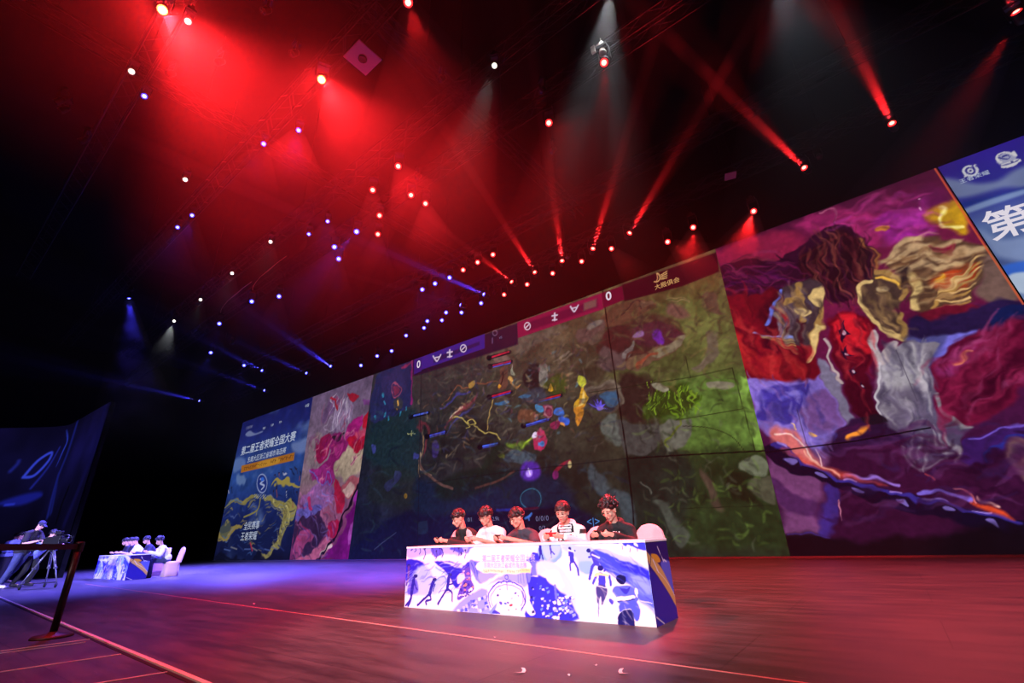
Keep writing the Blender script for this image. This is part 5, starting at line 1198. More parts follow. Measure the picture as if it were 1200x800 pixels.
for i in range(70):
    x = rs.uniform(0, 270); y = rs.uniform(330+x*.5, 625) if x < 270 else 600; s_ = rs.uniform(10, 30)
    c.poly([(x, y), (x+s_, y-s_*.3), (x+s_*1.1, y+s_*.5), (x+s_*.3, y+s_*.8)], rs.choice([WH, (220, 232, 255), (110, 150, 250), (60, 54, 200), (160, 176, 250)]), 4, 1, False)
c.poly([(20, 280), (130, 250), (180, 300), (200, 380), (120, 370), (60, 310)], (240, 246, 255), 20); c.line([(140, 380), (150, 470)], 26, (110, 120, 240), 8)
runner([((252, 86), 12), ([(262, 115), (268, 175)], 2.2), ([(275, 105), (298, 100)], .5), ([(245, 110), (242, 140)], .5), ([(262, 180), (250, 210), (258, 255)], .8), ([(275, 180), (310, 230), (320, 295)], .9)], 20, (62, 58, 200)); c.line([(240, 98), (285, 104)], 12, WH, 5)
runner([((400, 100), 17), ([(430, 130), (455, 190)], 2.4), ([(410, 150), (395, 152)], .6), ([(450, 200), (425, 240), (410, 320)], 1.1), ([(460, 195), (490, 230)], 1.0)], 22, (70, 66, 206)); c.line([(425, 130), (480, 158)], 12, WH, 6)
runner([((490, 236), 20), ([(500, 300), (505, 370)], 3.0), ([(455, 300), (435, 355)], .9), ([(560, 300), (572, 370)], 1.1), ([(530, 240), (520, 255)], .8)], 22, (70, 66, 214)); c.poly([(445, 300), (460, 275), (540, 278), (555, 300), (500, 292)], (250, 226, 170), 5); c.poly([(470, 375), (540, 385), (530, 470), (500, 520), (490, 460), (470, 510), (458, 460)], (70, 64, 140), 8); c.line([(475, 500), (482, 610)], 9, (120, 120, 190), 4); c.line([(475, 378), (540, 388)], 7, WH, 3)
c.poly([(585, 420), (620, 380), (700, 370), (770, 410), (790, 440), (770, 500), (640, 510), (610, 460)], (96, 110, 242), 6); c.poly([(640, 385), (690, 440), (730, 385), (690, 400)], (60, 56, 200), 5); c.poly([(620, 462), (740, 455), (748, 478), (625, 488)], WH, 4); c.poly([(760, 400), (780, 400), (790, 460), (770, 465)], WH, 4); c.line([(570, 450), (600, 475)], 12, WH, 4); c.line([(620, 492), (750, 486)], 6, BD, 3)
c.poly([(640, 510), (770, 500), (800, 610), (770, 640), (730, 560), (680, 550), (640, 570)], (84, 96, 236), 8); c.poly([(560, 470), (590, 490), (580, 520), (560, 500)], (74, 70, 214), 5); c.line([(800, 460), (860, 490), (905, 530)], 44, (92, 104, 240), 10); c.line([(810, 490), (895, 520)], 6, WH, 3)
c.ell((655, 322), (36, 38), (22, 22, 86), 5); c.ell((695, 625), (64, 72), (26, 26, 100), 6); c.poly([(632, 640), (760, 640), (764, 690), (630, 690)], (28, 28, 106), 6, 1, False)
c.strokes([(440, 95), (860, 240), (905, 530), (740, 380), (500, 230)], [(150, 170, 250), (70, 72, 220), (120, 130, 244)], 40, 120, 12, 35, 4, 10, .6, .1)
c.strokes([(0, 200), (240, 300), (620, 400), (900, 600), (900, 690), (300, 640)], [(236, 232, 236), (226, 236, 255), (250, 240, 226)], 40, 120, 14, 50, 5, 12, .6, .1)
c.at(460, 630, 6.667); c.strokes([(110, 180), (600, 190), (600, 400), (100, 440)], [(150, 190, 250), (80, 76, 220), (220, 232, 255), (60, 52, 196)], 70, 70, 10, -30, 6, 8, .6, .2)
c.warp(0, 1)
front_me = c.mesh('front_panel', M_print, lambda a, z: (a-TX0-(TX1-TX0)/2, 0*a-.001, z))

c = Canvas((TY, TY), (TY+TD, TY+TD), 0.0, TH, 90, 120, ts); c.fill((38, 28, 128)); c.at(630, 630, 6.667)
c.poly([(830, 10), (1000, 0), (1040, 160), (980, 220), (860, 110)], (44, 26, 104), 20)
c.poly([(845, 105), (880, 140), (960, 225), (1040, 370), (1100, 520), (1095, 560), (1030, 440), (940, 300), (870, 200)], (206, 160, 96), 10); c.poly([(880, 130), (930, 130), (960, 180), (930, 190)], (216, 150, 50), 6)
c.poly([(960, 200), (1035, 190), (1080, 400), (1095, 500), (1030, 360)], (92, 96, 210), 12); c.line([(930, 250), (1000, 330), (1060, 430), (1095, 520)], 8, (232, 210, 190), 4)
for p in ([(935, 70), (960, 130), (985, 185)], [(900, 170), (945, 270)], [(985, 170), (1005, 185)]): c.line(p, 13, (226, 216, 236), 5)
for p in ([(885, 130), (880, 210)], [(950, 90), (970, 160)]): c.line(p, 10, (30, 20, 80), 4)
c.poly([(880, 260), (960, 340), (1060, 500), (1100, 600), (940, 690), (905, 480)], (46, 36, 156), 16); c.line([(930, 620), (990, 670)], 10, (230, 220, 210), 5)
side_me = c.mesh('side_panel', M_print, lambda a, z: (0*a+.001, a-TY, z))

def make_table(loc, label):
    root = empty('printed_table', loc); tag(root, label, 'table', 'printed competition tables')
    hw = (TX1-TX0)/2
    mb = MB(); mb.box((0, TD/2, TH-.012), (2*hw+.012, TD+.012, .024)); mb.build('table_top', M_white, root, .003)
    link('front_panel', front_me, root)
    mb = MB(); mb.box((0, .012, (TH-.026)/2), (2*hw, .02, TH-.026)); mb.build('front_board', M_white, root)
    o = link('side_panel', side_me, root); o.location = (hw, 0, 0)
    o = link('side_panel', side_me, root); o.location = (-hw, 0, 0); o.scale = (-1, 1, 1)
    for s_ in (-1, 1):
        mb = MB(); mb.box((s_*(hw-.011), TD/2+.011, (TH-.026)/2), (.02, TD-.022, TH-.026)); mb.build('side_board', M_white, root)
    M_t = M_title
    o = text_mesh('第二届王者荣耀全国大赛', .088, M_t, parent=root, shear=.08); o.location = (tf((565, 657.5))[0]-TX0-hw, -.006, tf((565, 657.5))[1]); o.scale.x = .84
    o = text_mesh('东南大区浙江省城市海选赛', .064, M_t, parent=root, shear=.08); o.location = (tf((567, 664.5))[0]-TX0-hw, -.006, tf((567, 664.5))[1]); o.scale.x = .86
    return root
M_title = mat('lavender_letters', rgb(176, 176, 246), .5)
near_table = make_table(((TX0+TX1)/2, TY, 0), 'long white and blue printed table with five players close to the camera')
FARX1, FARY = -20.0, 5.36
far_table = make_table((FARX1-(TX1-TX0)/2, FARY, 0), 'distant printed table in blue light beside the camera crew')

# ------------------------------------------------------------------ chairs under fabric covers
M_cover = mat('red_lit_chair_cover', rgb(240, 190, 194), .8, spec=.2, bump=.25, bscale=9, sheen=.3)  # pink of the red stage light is put into the cover colour
def make_chair():
    root = empty('banquet_chair')
    mb = MB(); n = 28                                    # skirt: a flaring cover down to the floor
    vs = []; fs = []; prof = [(.46, .0), (.44, .18), (.425, .40), (.41, .455), (.34, .475)]
    for w_, z in prof:
        for k in range(n):
            a = 2*PI*k/n; s_ = (abs(math.cos(a))**.5)*math.copysign(1, math.cos(a)); t_ = (abs(math.sin(a))**.5)*math.copysign(1, math.sin(a))
            f_ = 1+(.03*math.sin(6*a) if z < .3 else 0)*(1-z/.3 if z < .3 else 0)
            vs.append((s_*w_/2*f_, t_*w_/2*f_, z))
    for i in range(len(prof)-1):
        for k in range(n): fs.append((i*n+k, i*n+(k+1) % n, (i+1)*n+(k+1) % n, (i+1)*n+k))
    fs += [tuple(range(n))[::-1], tuple(range(len(vs)-n, len(vs)))]
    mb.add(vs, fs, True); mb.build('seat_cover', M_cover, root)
    mb = MB(); out = [(-.2, .42), (-.205, .6), (-.2, .74), (-.17, .84), (-.1, .905), (0, .925), (.1, .905), (.17, .84), (.2, .74), (.205, .6), (.2, .42)]
    R = Matrix.Rotation(math.radians(-9), 3, 'X')
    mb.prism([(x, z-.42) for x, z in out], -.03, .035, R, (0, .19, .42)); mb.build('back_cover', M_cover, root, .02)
    return root
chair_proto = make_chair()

# ------------------------------------------------------------------ barrier post with its belt
bp_ = Vector((-7.68, 1.53, 0))
M_post = mat('black_metal', rgb(24, 22, 22), .38, metal=.3); M_belt = mat('black_belt', rgb(20, 14, 14), .8)
root = empty('barrier_post', bp_); tag(root, 'black retractable belt barrier post on a round base at lower left', 'barrier post')
MB().lathe([(.185, 0), (.185, .012), (.17, .03), (.06, .045), (.04, .06), (.0001, .06)], n=36).build('base', mat('red_lit_base', rgb(64, 34, 32), .5, metal=.2), root)  # reddish stage light is put into the base colour
MB().lathe([(.035, .05), (.035, .9), (.0001, .9)], n=24).build('pole', M_post, root)
MB().lathe([(.042, .86), (.045, .87), (.045, .955), (.04, .968), (.0001, .97)], n=24).build('cassette', M_post, root)
end = on_z((-70, 640.5), .925); mb = MB(); d_ = (end-Vector((bp_.x, bp_.y, .925))); d2 = Vector((d_.x, d_.y, 0)); L_ = d2.length; ux = d2/L_
q0 = ux*.045; q1 = ux*(L_+.5)
mb.bar(Vector((q0.x, q0.y, .92)), Vector((q1.x, q1.y, .92)), .05, .003)
mb = MB(); pz = Vector((0, 0, .028)); vs = []
pn = Vector((-ux.y, ux.x, 0))*.0015
for p_ in (q0, q1):
    for s_, t_ in ((-1, -1), (-1, 1), (1, 1), (1, -1)): vs.append(Vector((p_.x, p_.y, .918))+pn*s_+pz*t_)
mb.add(vs, [(0, 1, 2, 3), (7, 6, 5, 4), (0, 4, 5, 1), (1, 5, 6, 2), (2, 6, 7, 3), (3, 7, 4, 0)])
mb.build('belt', M_belt, root)
# ------------------------------------------------------------------ people
M_skin = mat('skin', rgb(226, 176, 150), .5, noise=(rgb(206, 152, 128), 14))
M_lip = mat('lips', rgb(176, 96, 90), .5)
M_eye = mat('dark_eyes', rgb(26, 20, 20), .25)
M_hair = mat('black_hair', rgb(17, 13, 14), .42, spec=.6, bump=.6, bscale=60)
M_tee_w = mat('white_cotton', rgb(240, 240, 240), .85, bump=.2, bscale=12)
M_tee_g = mat('charcoal_cotton', rgb(64, 62, 74), .85, bump=.25, bscale=12, noise=(rgb(48, 46, 56), 6))
M_blk = mat('black_cotton', rgb(30, 28, 31), .85, bump=.25, bscale=12)
M_pinkp = mat('pale_pink_panel', rgb(226, 180, 180), .8)
M_redz = mat('red_zip', rgb(190, 40, 50), .5)
M_grey = mat('grey_cotton', rgb(116, 112, 120), .85)
M_jean = mat('blue_denim', rgb(64, 72, 110), .85, noise=(rgb(48, 54, 88), 10))
M_blue_s = mat('light_blue_shirt', rgb(150, 165, 220), .8, bump=.2, bscale=14)
M_shoe = mat('white_shoe', rgb(226, 222, 226), .6); M_dshoe = mat('dark_shoe', rgb(40, 38, 42), .6)
M_glass = mat('thin_metal_frame', rgb(190, 170, 150), .3, metal=.8)
M_navy = mat('navy_jacket', rgb(36, 36, 62), .8)
V3 = Vector
def hand_on_phone(mb, pc, ax, n, s):
    """palm at one end of a phone, four fingers curled behind it and the thumb across the front"""
    v = n.cross(ax).normalized()
    palm = pc+ax*(s*.088)-n*.012
    mb.ball(palm, (.02, .036, .026), Matrix((ax, v, n)).transposed())
    for k, (ln, rr) in enumerate(((.9, .0088), (1.0, .0094), (.95, .0092), (.78, .0082))):
        o = pc+ax*(s*.092)+v*(-.029+.0195*k)
        a = o-n*.012; b = o-ax*(s*.012)-n*.028; c_ = b-ax*(s*.034*ln)-n*.003; d = c_-ax*(s*.022*ln)+n*.009
        mb.cap(a, b, rr+.001, rr); mb.cap(b, c_, rr, rr*.93); mb.cap(c_, d, rr*.93, rr*.82)
    t0 = palm-v*.03; t1 = t0-ax*(s*.012)+n*.028+v*.012; t2 = t1-ax*(s*.034)+n*.002+v*.012
    mb.cap(t0, t1, .0125, .0105); mb.cap(t1, t2, .0102, .0085)
    return palm
def hand_free(mb, w_, d, n, s, curl=.5):
    """open hand: palm from the wrist along d, palm facing -n, fingers bending toward -n"""
    d = d.normalized(); lat = d.cross(n).normalized()*s; n = lat.cross(d).normalized()*s
    for k in range(4):
        o = lat*(-.027+.018*k); mb.cap(w_+o*.6+d*.01, w_+o+d*.078, .0125, .0105)
    for k, ln in enumerate((.8, .97, 1.0, .9)):
        p = w_+lat*(-.029+.0195*k)+d*.08; a = curl*.45; rr = (.0082, .009, .0094, .009)[k]
        for j, L_ in enumerate((.042, .026, .021)):
            dd = d*math.cos(a)-n*math.sin(a); q = p+dd*L_*ln; mb.cap(p, q, rr-.0007*j, rr-.0007*(j+1)); p = q; a += curl
    t0 = w_+lat*.026+d*.02; t1 = t0+lat*.026+d*.026-n*.012; t2 = t1+lat*.006+d*.03-n*.012
    mb.cap(t0, t1, .0125, .0105); mb.cap(t1, t2, .0102, .0082)
def head_R(yaw, pitch, roll=0.0):
    return (Matrix.Rotation(yaw, 3, 'Z') @ Matrix.Rotation(pitch, 3, 'X') @ Matrix.Rotation(roll, 3, 'Y'))
def add_head(mb, hc, R):
    T = lambda *p: hc+R @ V3(p)
    mb.ball(T(0, .014, .03), (.077, .096, .092), R, 20, 14)
    mb.ball(T(0, -.02, -.02), (.064, .066, .078), R, 18, 12)           # face
    mb.cap(T(-.046, .0, -.05), T(-.012, -.062, -.088), .022, .018); mb.cap(T(.046, .0, -.05), T(.012, -.062, -.088), .022, .018)
    mb.ball(T(0, -.062, -.09), (.02, .016, .016), R)                    # chin
    mb.cap(T(0, -.082, .012), T(0, -.101, -.026), .008, .0125)          # nose
    mb.ball(T(-.011, -.094, -.03), .0085); mb.ball(T(.011, -.094, -.03), .0085)
    mb.cap(T(-.05, -.066, .026), T(.05, -.066, .026), .013)             # brow
    for s_ in (-1, 1):
        mb.ball(T(s_*.045, -.058, -.022), (.02, .018, .018), R)
        mb.ball(T(s_*.079, .012, -.006), (.0085, .019, .03), R); mb.ball(T(s_*.083, .018, .008), (.008, .014, .014), R)
    mb.cap(T(-.018, -.083, -.056), T(.018, -.083, -.056), .0095); mb.cap(T(-.014, -.083, -.064), T(.014, -.083, -.064), .009)
def add_hair(mb, hc, R, style, seed):
    T = lambda p: hc+R @ V3(p)
    rs = random.Random(seed)
    mb.ball(T((0, .026, .052)), (.087, .102, .09), R, 20, 12)
    def surf(az, po): return V3((.084*math.sin(po)*math.sin(az), .02-.1*math.sin(po)*math.cos(az), .04+.094*math.cos(po)))
    for i in range(150 if style != 'curly' else 190):
        az = rs.uniform(-PI, PI); po = math.acos(rs.uniform(-.35, 1))
        front = math.cos(az); lim = 1.4 if front > .55 else (1.62 if front > -.2 else 2.05)
        if style == 'crop': lim -= .06
        if po > lim: continue
        p = surf(az, po)
        if style == 'curly':
            mb.ball(T(p*1.17+V3((rs.uniform(-.014, .014), rs.uniform(-.014, .014), rs.uniform(.0, .03)))), rs.uniform(.013, .022), None, 8, 6)
        else:
            q = surf(az+rs.uniform(-.1, .25), min(po+.34, lim+(.26 if style == 'fringe' and front > .3 else .1)))
            q = q*(1.07 if style != 'crop' else 1.03)
            mb.cap(T(p*1.1), T(q*1.03), .016, .007, 8)
    if style in ('fringe', 'crop'):
        for k in range(11):
            x = -.062+.0124*k; mb.cap(T((x*.9, -.07, .088)), T((x*1.05+rs.uniform(-.006, .012), -.094+abs(x)*.35, (.03 if style == 'fringe' else .048)+rs.uniform(-.008, .012))), .014, .006, 8)
    if style == 'parted':
        for k in range(9):
            x = -.06+.015*k; mb.cap(T((x*.7+.015, -.07, .1)), T((x*1.15+(.012 if x > .0 else -.012), -.09+abs(x)*.4, .052-abs(x)*.2)), .014, .006, 8)
def person(name, label, root_loc, rz, J, hyaw=0.0, hpitch=.5, hroll=0.0, hair='crop', seed=1, phone=None, free=None, top=None, pants=None, shoes=None, glasses=False, cap_=None, group=None, vox=.0075, build_k=1.0, hood=False):
    """J: joints in the person's own space (looking along -y). top = (materials, sleeve 'short'/'long', matfn)"""
    root = empty(name, root_loc, rz); tag(root, label, 'person', group)
    g = {k: V3(v) for k, v in J.items()}; hc = g['head']; R = head_R(hyaw, hpitch, hroll); k_ = build_k
    mb = MB(); add_head(mb, hc, R)
    nb = hc+R @ V3((0, .03, -.06))
    mb.cap(g['neck'], nb, .056, .05)
    mb.cap(g['pelvis']+V3((-.07, 0, 0)), g['pelvis']+V3((.07, 0, 0)), .118*k_); mb.cap(g['pelvis'], g['waist'], .125*k_, .115*k_); mb.cap(g['waist']+V3((-.04, 0, 0)), g['chest']+V3((-.06, 0, 0)), .105*k_, .12*k_); mb.cap(g['waist']+V3((.04, 0, 0)), g['chest']+V3((.06, 0, 0)), .105*k_, .12*k_)
    mb.cap(g['chest'], g['neck'], .12*k_, .062)
    for s_ in 'LR':
        mb.cap(g['neck']*.55+g['sh'+s_]*.45, g['sh'+s_], .06, .058*k_); mb.cap(g['chest'], g['sh'+s_], .1*k_, .058*k_)
        mb.cap(g['sh'+s_], g['el'+s_], .054*k_, .042*k_); mb.cap(g['el'+s_], g['wr'+s_], .041*k_, .027)
        mb.cap(g['hip'+s_], g['kn'+s_], .088*k_, .058*k_); mb.cap(g['kn'+s_], g['an'+s_], .056*k_, .038)
        ft = g.get('toe'+s_, g['an'+s_]+V3((0, -.17, -.05))); mb.cap(g['an'+s_]-V3((0, -.02, .035)), ft, .036, .03)
    if phone:
        pc, ax, n = phone
        for s_, sd in ((1, 'L'), (-1, 'R')):
            palm = hand_on_phone(mb, pc, ax, n, s_); mb.cap(g['wr'+sd], palm, .026, .022)
    for sd in (free or {}):
        d, n, cu = free[sd]; hand_free(mb, g['wr'+sd], V3(d), V3(n), 1 if sd == 'L' else -1, cu)
    mouth = hc+R @ V3((0, -.092, -.06))
    body = fuse(mb, 'body', [M_skin, M_lip], root, vox, 3, lambda c: (np.hypot(np.hypot((c[:, 0]-mouth.x)*.55, c[:, 1]-mouth.y), (c[:, 2]-mouth.z)*1.3) < .0125).astype(int))
    eb = MB()
    for s_ in (-1, 1): eb.ball(hc+R @ V3((s_*.031, -.0825, .004)), (.0125, .006, .0052), R)
    eb.build('eyes', M_eye, root)
    bb = MB()
    for s_ in (-1, 1): bb.cap(hc+R @ V3((s_*.017, -.0845, .025)), hc+R @ V3((s_*.05, -.072, .027)), .0042, .003)
    bb.build('eyebrows', M_hair, root)
    if hair:
        mb = MB(); add_hair(mb, hc, R, hair, seed); fuse(mb, 'hair', M_hair, root, .0062 if vox < .009 else .009, 1)
    if cap_:
        mb = MB(); mb.ball(hc+R @ V3((0, .015, .05)), (.09, .108, .092), R, 20, 12); mb.cap(hc+R @ V3((-.04, -.09, .07)), hc+R @ V3((-.035, -.16, .055)), .012, .01); mb.cap(hc+R @ V3((.04, -.09, .07)), hc+R @ V3((.035, -.16, .055)), .012, .01); mb.cap(hc+R @ V3((0, -.09, .075)), hc+R @ V3((0, -.17, .06)), .014, .011)
        mb.cap(hc+R @ V3((-.02, -.09, .073)), hc+R @ V3((-.018, -.168, .058)), .013, .01); mb.cap(hc+R @ V3((.02, -.09, .073)), hc+R @ V3((.018, -.168, .058)), .013, .01)
        fuse(mb, 'cap', cap_, root, .008, 2)
    if top:
        mats, sleeve, fn = top; mb = MB(); e = .017
        mb.cap(g['pelvis']+V3((-.08, 0, .05)), g['pelvis']+V3((.08, 0, .05)), .12*k_+e); mb.cap(g['pelvis'], g['waist'], .125*k_+e, .12*k_+e)
        for x in (-1, 1): mb.cap(g['waist']+V3((x*.045, 0, 0)), g['chest']+V3((x*.07, 0, 0)), .112*k_+e, .122*k_+e)
        mb.cap(g['chest'], g['neck']-V3((0, 0, .035)), .12*k_+e, .078)
        for s_ in 'LR':
            mb.cap(g['neck']*.5+g['sh'+s_]*.5, g['sh'+s_], .066+e*.5, .062*k_+e); mb.cap(g['chest'], g['sh'+s_], .104*k_+e, .06*k_+e)
            if sleeve == 'short': mb.cap(g['sh'+s_], g['sh'+s_]*.3+g['el'+s_]*.7, .06*k_+e, .06*k_+e)
            else:
                mb.cap(g['sh'+s_], g['el'+s_], .058*k_+e, .048*k_+e); mb.cap(g['el'+s_], g['el'+s_]*.1+g['wr'+s_]*.9, .048*k_+e, .03+e)
        if hood:
            for q in range(9):
                a0, a1 = -.5+q*(PI+1)/9, -.5+(q+1)*(PI+1)/9; f_ = lambda a: g['neck']+V3((.088*math.cos(a), .02+.085*math.sin(a), .02+.03*math.sin(a)))
                mb.cap(f_(a0), f_(a1), .036, .036)
            mb.ball(g['neck']+V3((0, .12, -.02)), (.1, .05, .09))
        fuse(mb, 'shirt', mats, root, .009 if vox < .009 else .012, 4, fn)
    if pants:
        mb = MB(); e = .014; mb.cap(g['pelvis']+V3((-.07, 0, -.01)), g['pelvis']+V3((.07, 0, -.01)), .118*k_+e)
        for s_ in 'LR': mb.cap(g['hip'+s_], g['kn'+s_], .092*k_+e, .066*k_+e); mb.cap(g['kn'+s_], g['an'+s_]+V3((0, 0, .02)), .064*k_+e, .056+e*.5)
        fuse(mb, 'trousers', pants, root, .012, 4)
    if shoes:
        for s_ in 'LR':
            ft = g.get('toe'+s_, g['an'+s_]+V3((0, -.17, -.05))); mb = MB(); a = g['an'+s_]-V3((0, -.03, .04))
            a.z = max(a.z, .042); mb.cap(a, V3((ft.x, ft.y, .04)), .044, .038); mb.cap(g['an'+s_], a, .046, .046); fuse(mb, 'shoe', shoes, root, .01, 3)
    if glasses:
        mb = MB()
        for s_ in (-1, 1):
            mb.tube([hc+R @ V3((s_*.032+.021*math.cos(t), -.096+.004*abs(math.cos(t)), .003+.017*math.sin(t))) for t in np.linspace(0, 2*PI, 15)], .0017, 6, False)
            mb.tube([hc+R @ V3((s_*.053, -.093, .006)), hc+R @ V3((s_*.078, -.05, .008)), hc+R @ V3((s_*.083, .02, .006))], .0017, 6)
        mb.tube([hc+R @ V3((-.011, -.097, .006)), hc+R @ V3((.011, -.097, .006))], .0016, 6)
        mb.build('glasses', M_glass, root)
    return root

M_phones = {'black': mat('black_phone', rgb(18, 18, 22), .25), 'red': mat('red_phone_case', rgb(196, 24, 36), .4), 'pale': mat('pale_phone_case', rgb(220, 200, 196), .4)}
M_screen = mat('lit_phone_screen', (.01, .01, .02), .2, emit=rgb(90, 110, 150), es=.8)
def make_phone(label, loc, R, col):
    root = empty('phone', loc); root.rotation_euler = R.to_euler(); tag(root, label, 'phone', 'phones held by the players')
    mb = MB(); mb.box((0, 0, 0), (.158, .075, .009)); mb.build('case', M_phones[col], root, .003)
    mb = MB(); mb.box((0, 0, .0048), (.146, .067, .001)); mb.build('display', M_screen, root)
    return root

def seated(hc, face=0.0, hands=(0, -.3, .83), slump=0.0, elw=.25, elz=.70, elyo=0.0):
    """sitting at the table, forearms over its rear edge; hands = phone centre, own space"""
    hx, hy, hz = hc
    nk = V3((hx*.7, hy+.10, hz-.155)); J = {'head': V3(hc), 'neck': nk}
    J['chest'] = V3((nk.x*.8, nk.y+.085, nk.z-.17)); J['waist'] = V3((nk.x*.4, nk.y+.17, nk.z-.34)); J['pelvis'] = V3((0, nk.y+.22, .545))
    hp = V3(hands)
    for s_, sd in ((1, 'L'), (-1, 'R')):
        J['sh'+sd] = V3((nk.x+s_*.178, nk.y+.035-slump, nk.z-.075)); J['el'+sd] = V3((nk.x*.6+s_*elw, nk.y-.06+elyo, elz))
        J['wr'+sd] = hp+V3((s_*.125, .055, -.028))
        J['hip'+sd] = V3((s_*.09, J['pelvis'].y-.03, .53)); J['kn'+sd] = V3((s_*.13, J['pelvis'].y-.46, .52)); J['an'+sd] = V3((s_*.13, J['pelvis'].y-.42, .085))
    return J
HY = 5.56
def head_at(px): q = on_y(px, HY); return q
def player(px, face, hyaw, hpitch, hand_dx, label, hz_adj=0.0, hand_y=5.24, hand_z=.832, tilt=.75, phone_col='black', phone_label='', **kw):
    q = head_at(px); root = (q.x, HY, 0)
    pc = V3((hand_dx, hand_y-HY, hand_z))
    J = seated((0, 0, q.z+hz_adj), hands=pc, elw=kw.pop('elw', .25), elz=kw.pop('elz', .70), elyo=kw.pop('elyo', 0.0))
    Rr = Matrix.Rotation(face, 3, 'Z'); ax = Matrix.Rotation(hyaw*.6, 3, 'Z') @ V3((1, 0, 0)); n = (Matrix.Rotation(hyaw*.6, 3, 'Z') @ V3((0, math.sin(tilt), math.cos(tilt)))).normalized()
    p = person('person', label, root, face, J, hyaw, hpitch, phone=(pc, ax, n), group='players at the near table', **kw)
    v = n.cross(ax)
    make_phone(phone_label, V3(root)+Rr @ pc, Rr @ Matrix((ax, v, n)).transposed(), phone_col)
    return p
jacket = lambda c: np.where((np.abs(c[:, 0]) > .13) & (c[:, 2] > .86) & (c[:, 1] < .16) & (np.abs(c[:, 1]-.03) < .05), 1, np.where((np.abs(c[:, 0]+.0) < .012) & (c[:, 1] < .02) & (c[:, 2] < .93), 2, 0))
player((537, 608), -.1, -.35, .42, -.06, 'person with short black hair in black jacket looking down, furthest along the near table', phone_col='black', phone_label='phone held by the person in the black jacket furthest along', hair='crop', seed=1, top=([M_blk, M_pinkp, M_redz], 'long', jacket), pants=M_jean, shoes=M_dshoe)
player((569, 605.5), .0, -.12, .36, .0, 'person with black fringe in plain white T-shirt, second along the near table', phone_col='pale', phone_label='pale phone held by the person in the white T-shirt', hair='fringe', seed=2, top=(M_tee_w, 'short', None), pants=M_jean, shoes=M_dshoe, glasses=True)
player((605.5, 607.5), -.05, -.38, .44, -.05, 'person in charcoal T-shirt and thin glasses leaning low at the table middle', phone_col='black', phone_label='phone held low by the person in the charcoal T-shirt', hair='crop', seed=3, top=(M_tee_g, 'short', None), pants=M_jean, shoes=M_dshoe, glasses=True, elw=.3)
def varsity(c):
    m = np.zeros(len(c), int)
    fr = (np.abs(c[:, 0]) < .085) & (c[:, 1] < .13); m[fr] = 2
    st = fr & (np.mod(c[:, 2], .034) < .011) & (c[:, 2] > .7); m[st] = 1
    ax_ = np.abs(c[:, 0]); m[(ax_ > .205) & (c[:, 2] > .83) & (c[:, 2] < .885)] = 1; m[(ax_ > .09) & (ax_ < .118) & (c[:, 1] < .06)] = 1
    return m
player((659, 601), .12, .1, .26, -.02, 'person with upswept hair in white and black jacket over striped shirt at near table', phone_col='red', phone_label='red phone held by the person in the white and black jacket', hair='parted', seed=4, top=([M_tee_w, M_blk, M_tee_w], 'long', varsity), pants=M_jean, shoes=M_dshoe, glasses=True, hood=True)
p5 = player((714, 598.5), .05, -.2, .42, .0, 'person with curly dark hair in black hoodie with small white letters on chest', phone_col='black', phone_label='phone held by the curly haired person in the black hoodie', hair='curly', seed=5, top=(M_blk, 'long', None), pants=M_jean, shoes=M_dshoe, glasses=True, hood=True)
mb = MB(); rs = random.Random(2)
for row, n_, h_ in ((0, 5, .022), (1, 7, .012)):
    for i in range(n_):
        if (row, i) == (0, 3): continue
        mb.box((i*.085/n_, 0, -row*.032), (.085/n_*.62, .004, h_*rs.uniform(.8, 1)))
o = mb.build('chest_print', M_tee_w, p5); o.location = (.045, -.05, .83); o.rotation_euler = (-.32, 0, .35)

# chairs at the near table: one behind each player
def place_chair(root_src, x, y, rz, label, group):
    c_ = root_src if not root_src.get('label') else copy_tree(root_src)
    c_.location = (x, y, 0); c_.rotation_euler = (0, 0, rz); tag(c_, label, 'chair', group); return c_
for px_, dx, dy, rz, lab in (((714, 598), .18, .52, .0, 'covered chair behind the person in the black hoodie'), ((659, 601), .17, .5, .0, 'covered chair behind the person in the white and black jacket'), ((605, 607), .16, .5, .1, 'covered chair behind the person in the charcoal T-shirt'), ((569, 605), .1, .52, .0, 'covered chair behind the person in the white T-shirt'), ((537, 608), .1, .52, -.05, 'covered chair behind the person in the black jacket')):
    q = head_at(px_); cx_ = on_y({714: (759, 620), 659: (699, 622), 605: (641, 626)}.get(px_[0], (0, 0)), HY+dy+.2).x if px_[0] in (714, 659, 605) else q.x+dx; place_chair(chair_proto, cx_, HY+dy, rz, lab, 'covered chairs at the near table')

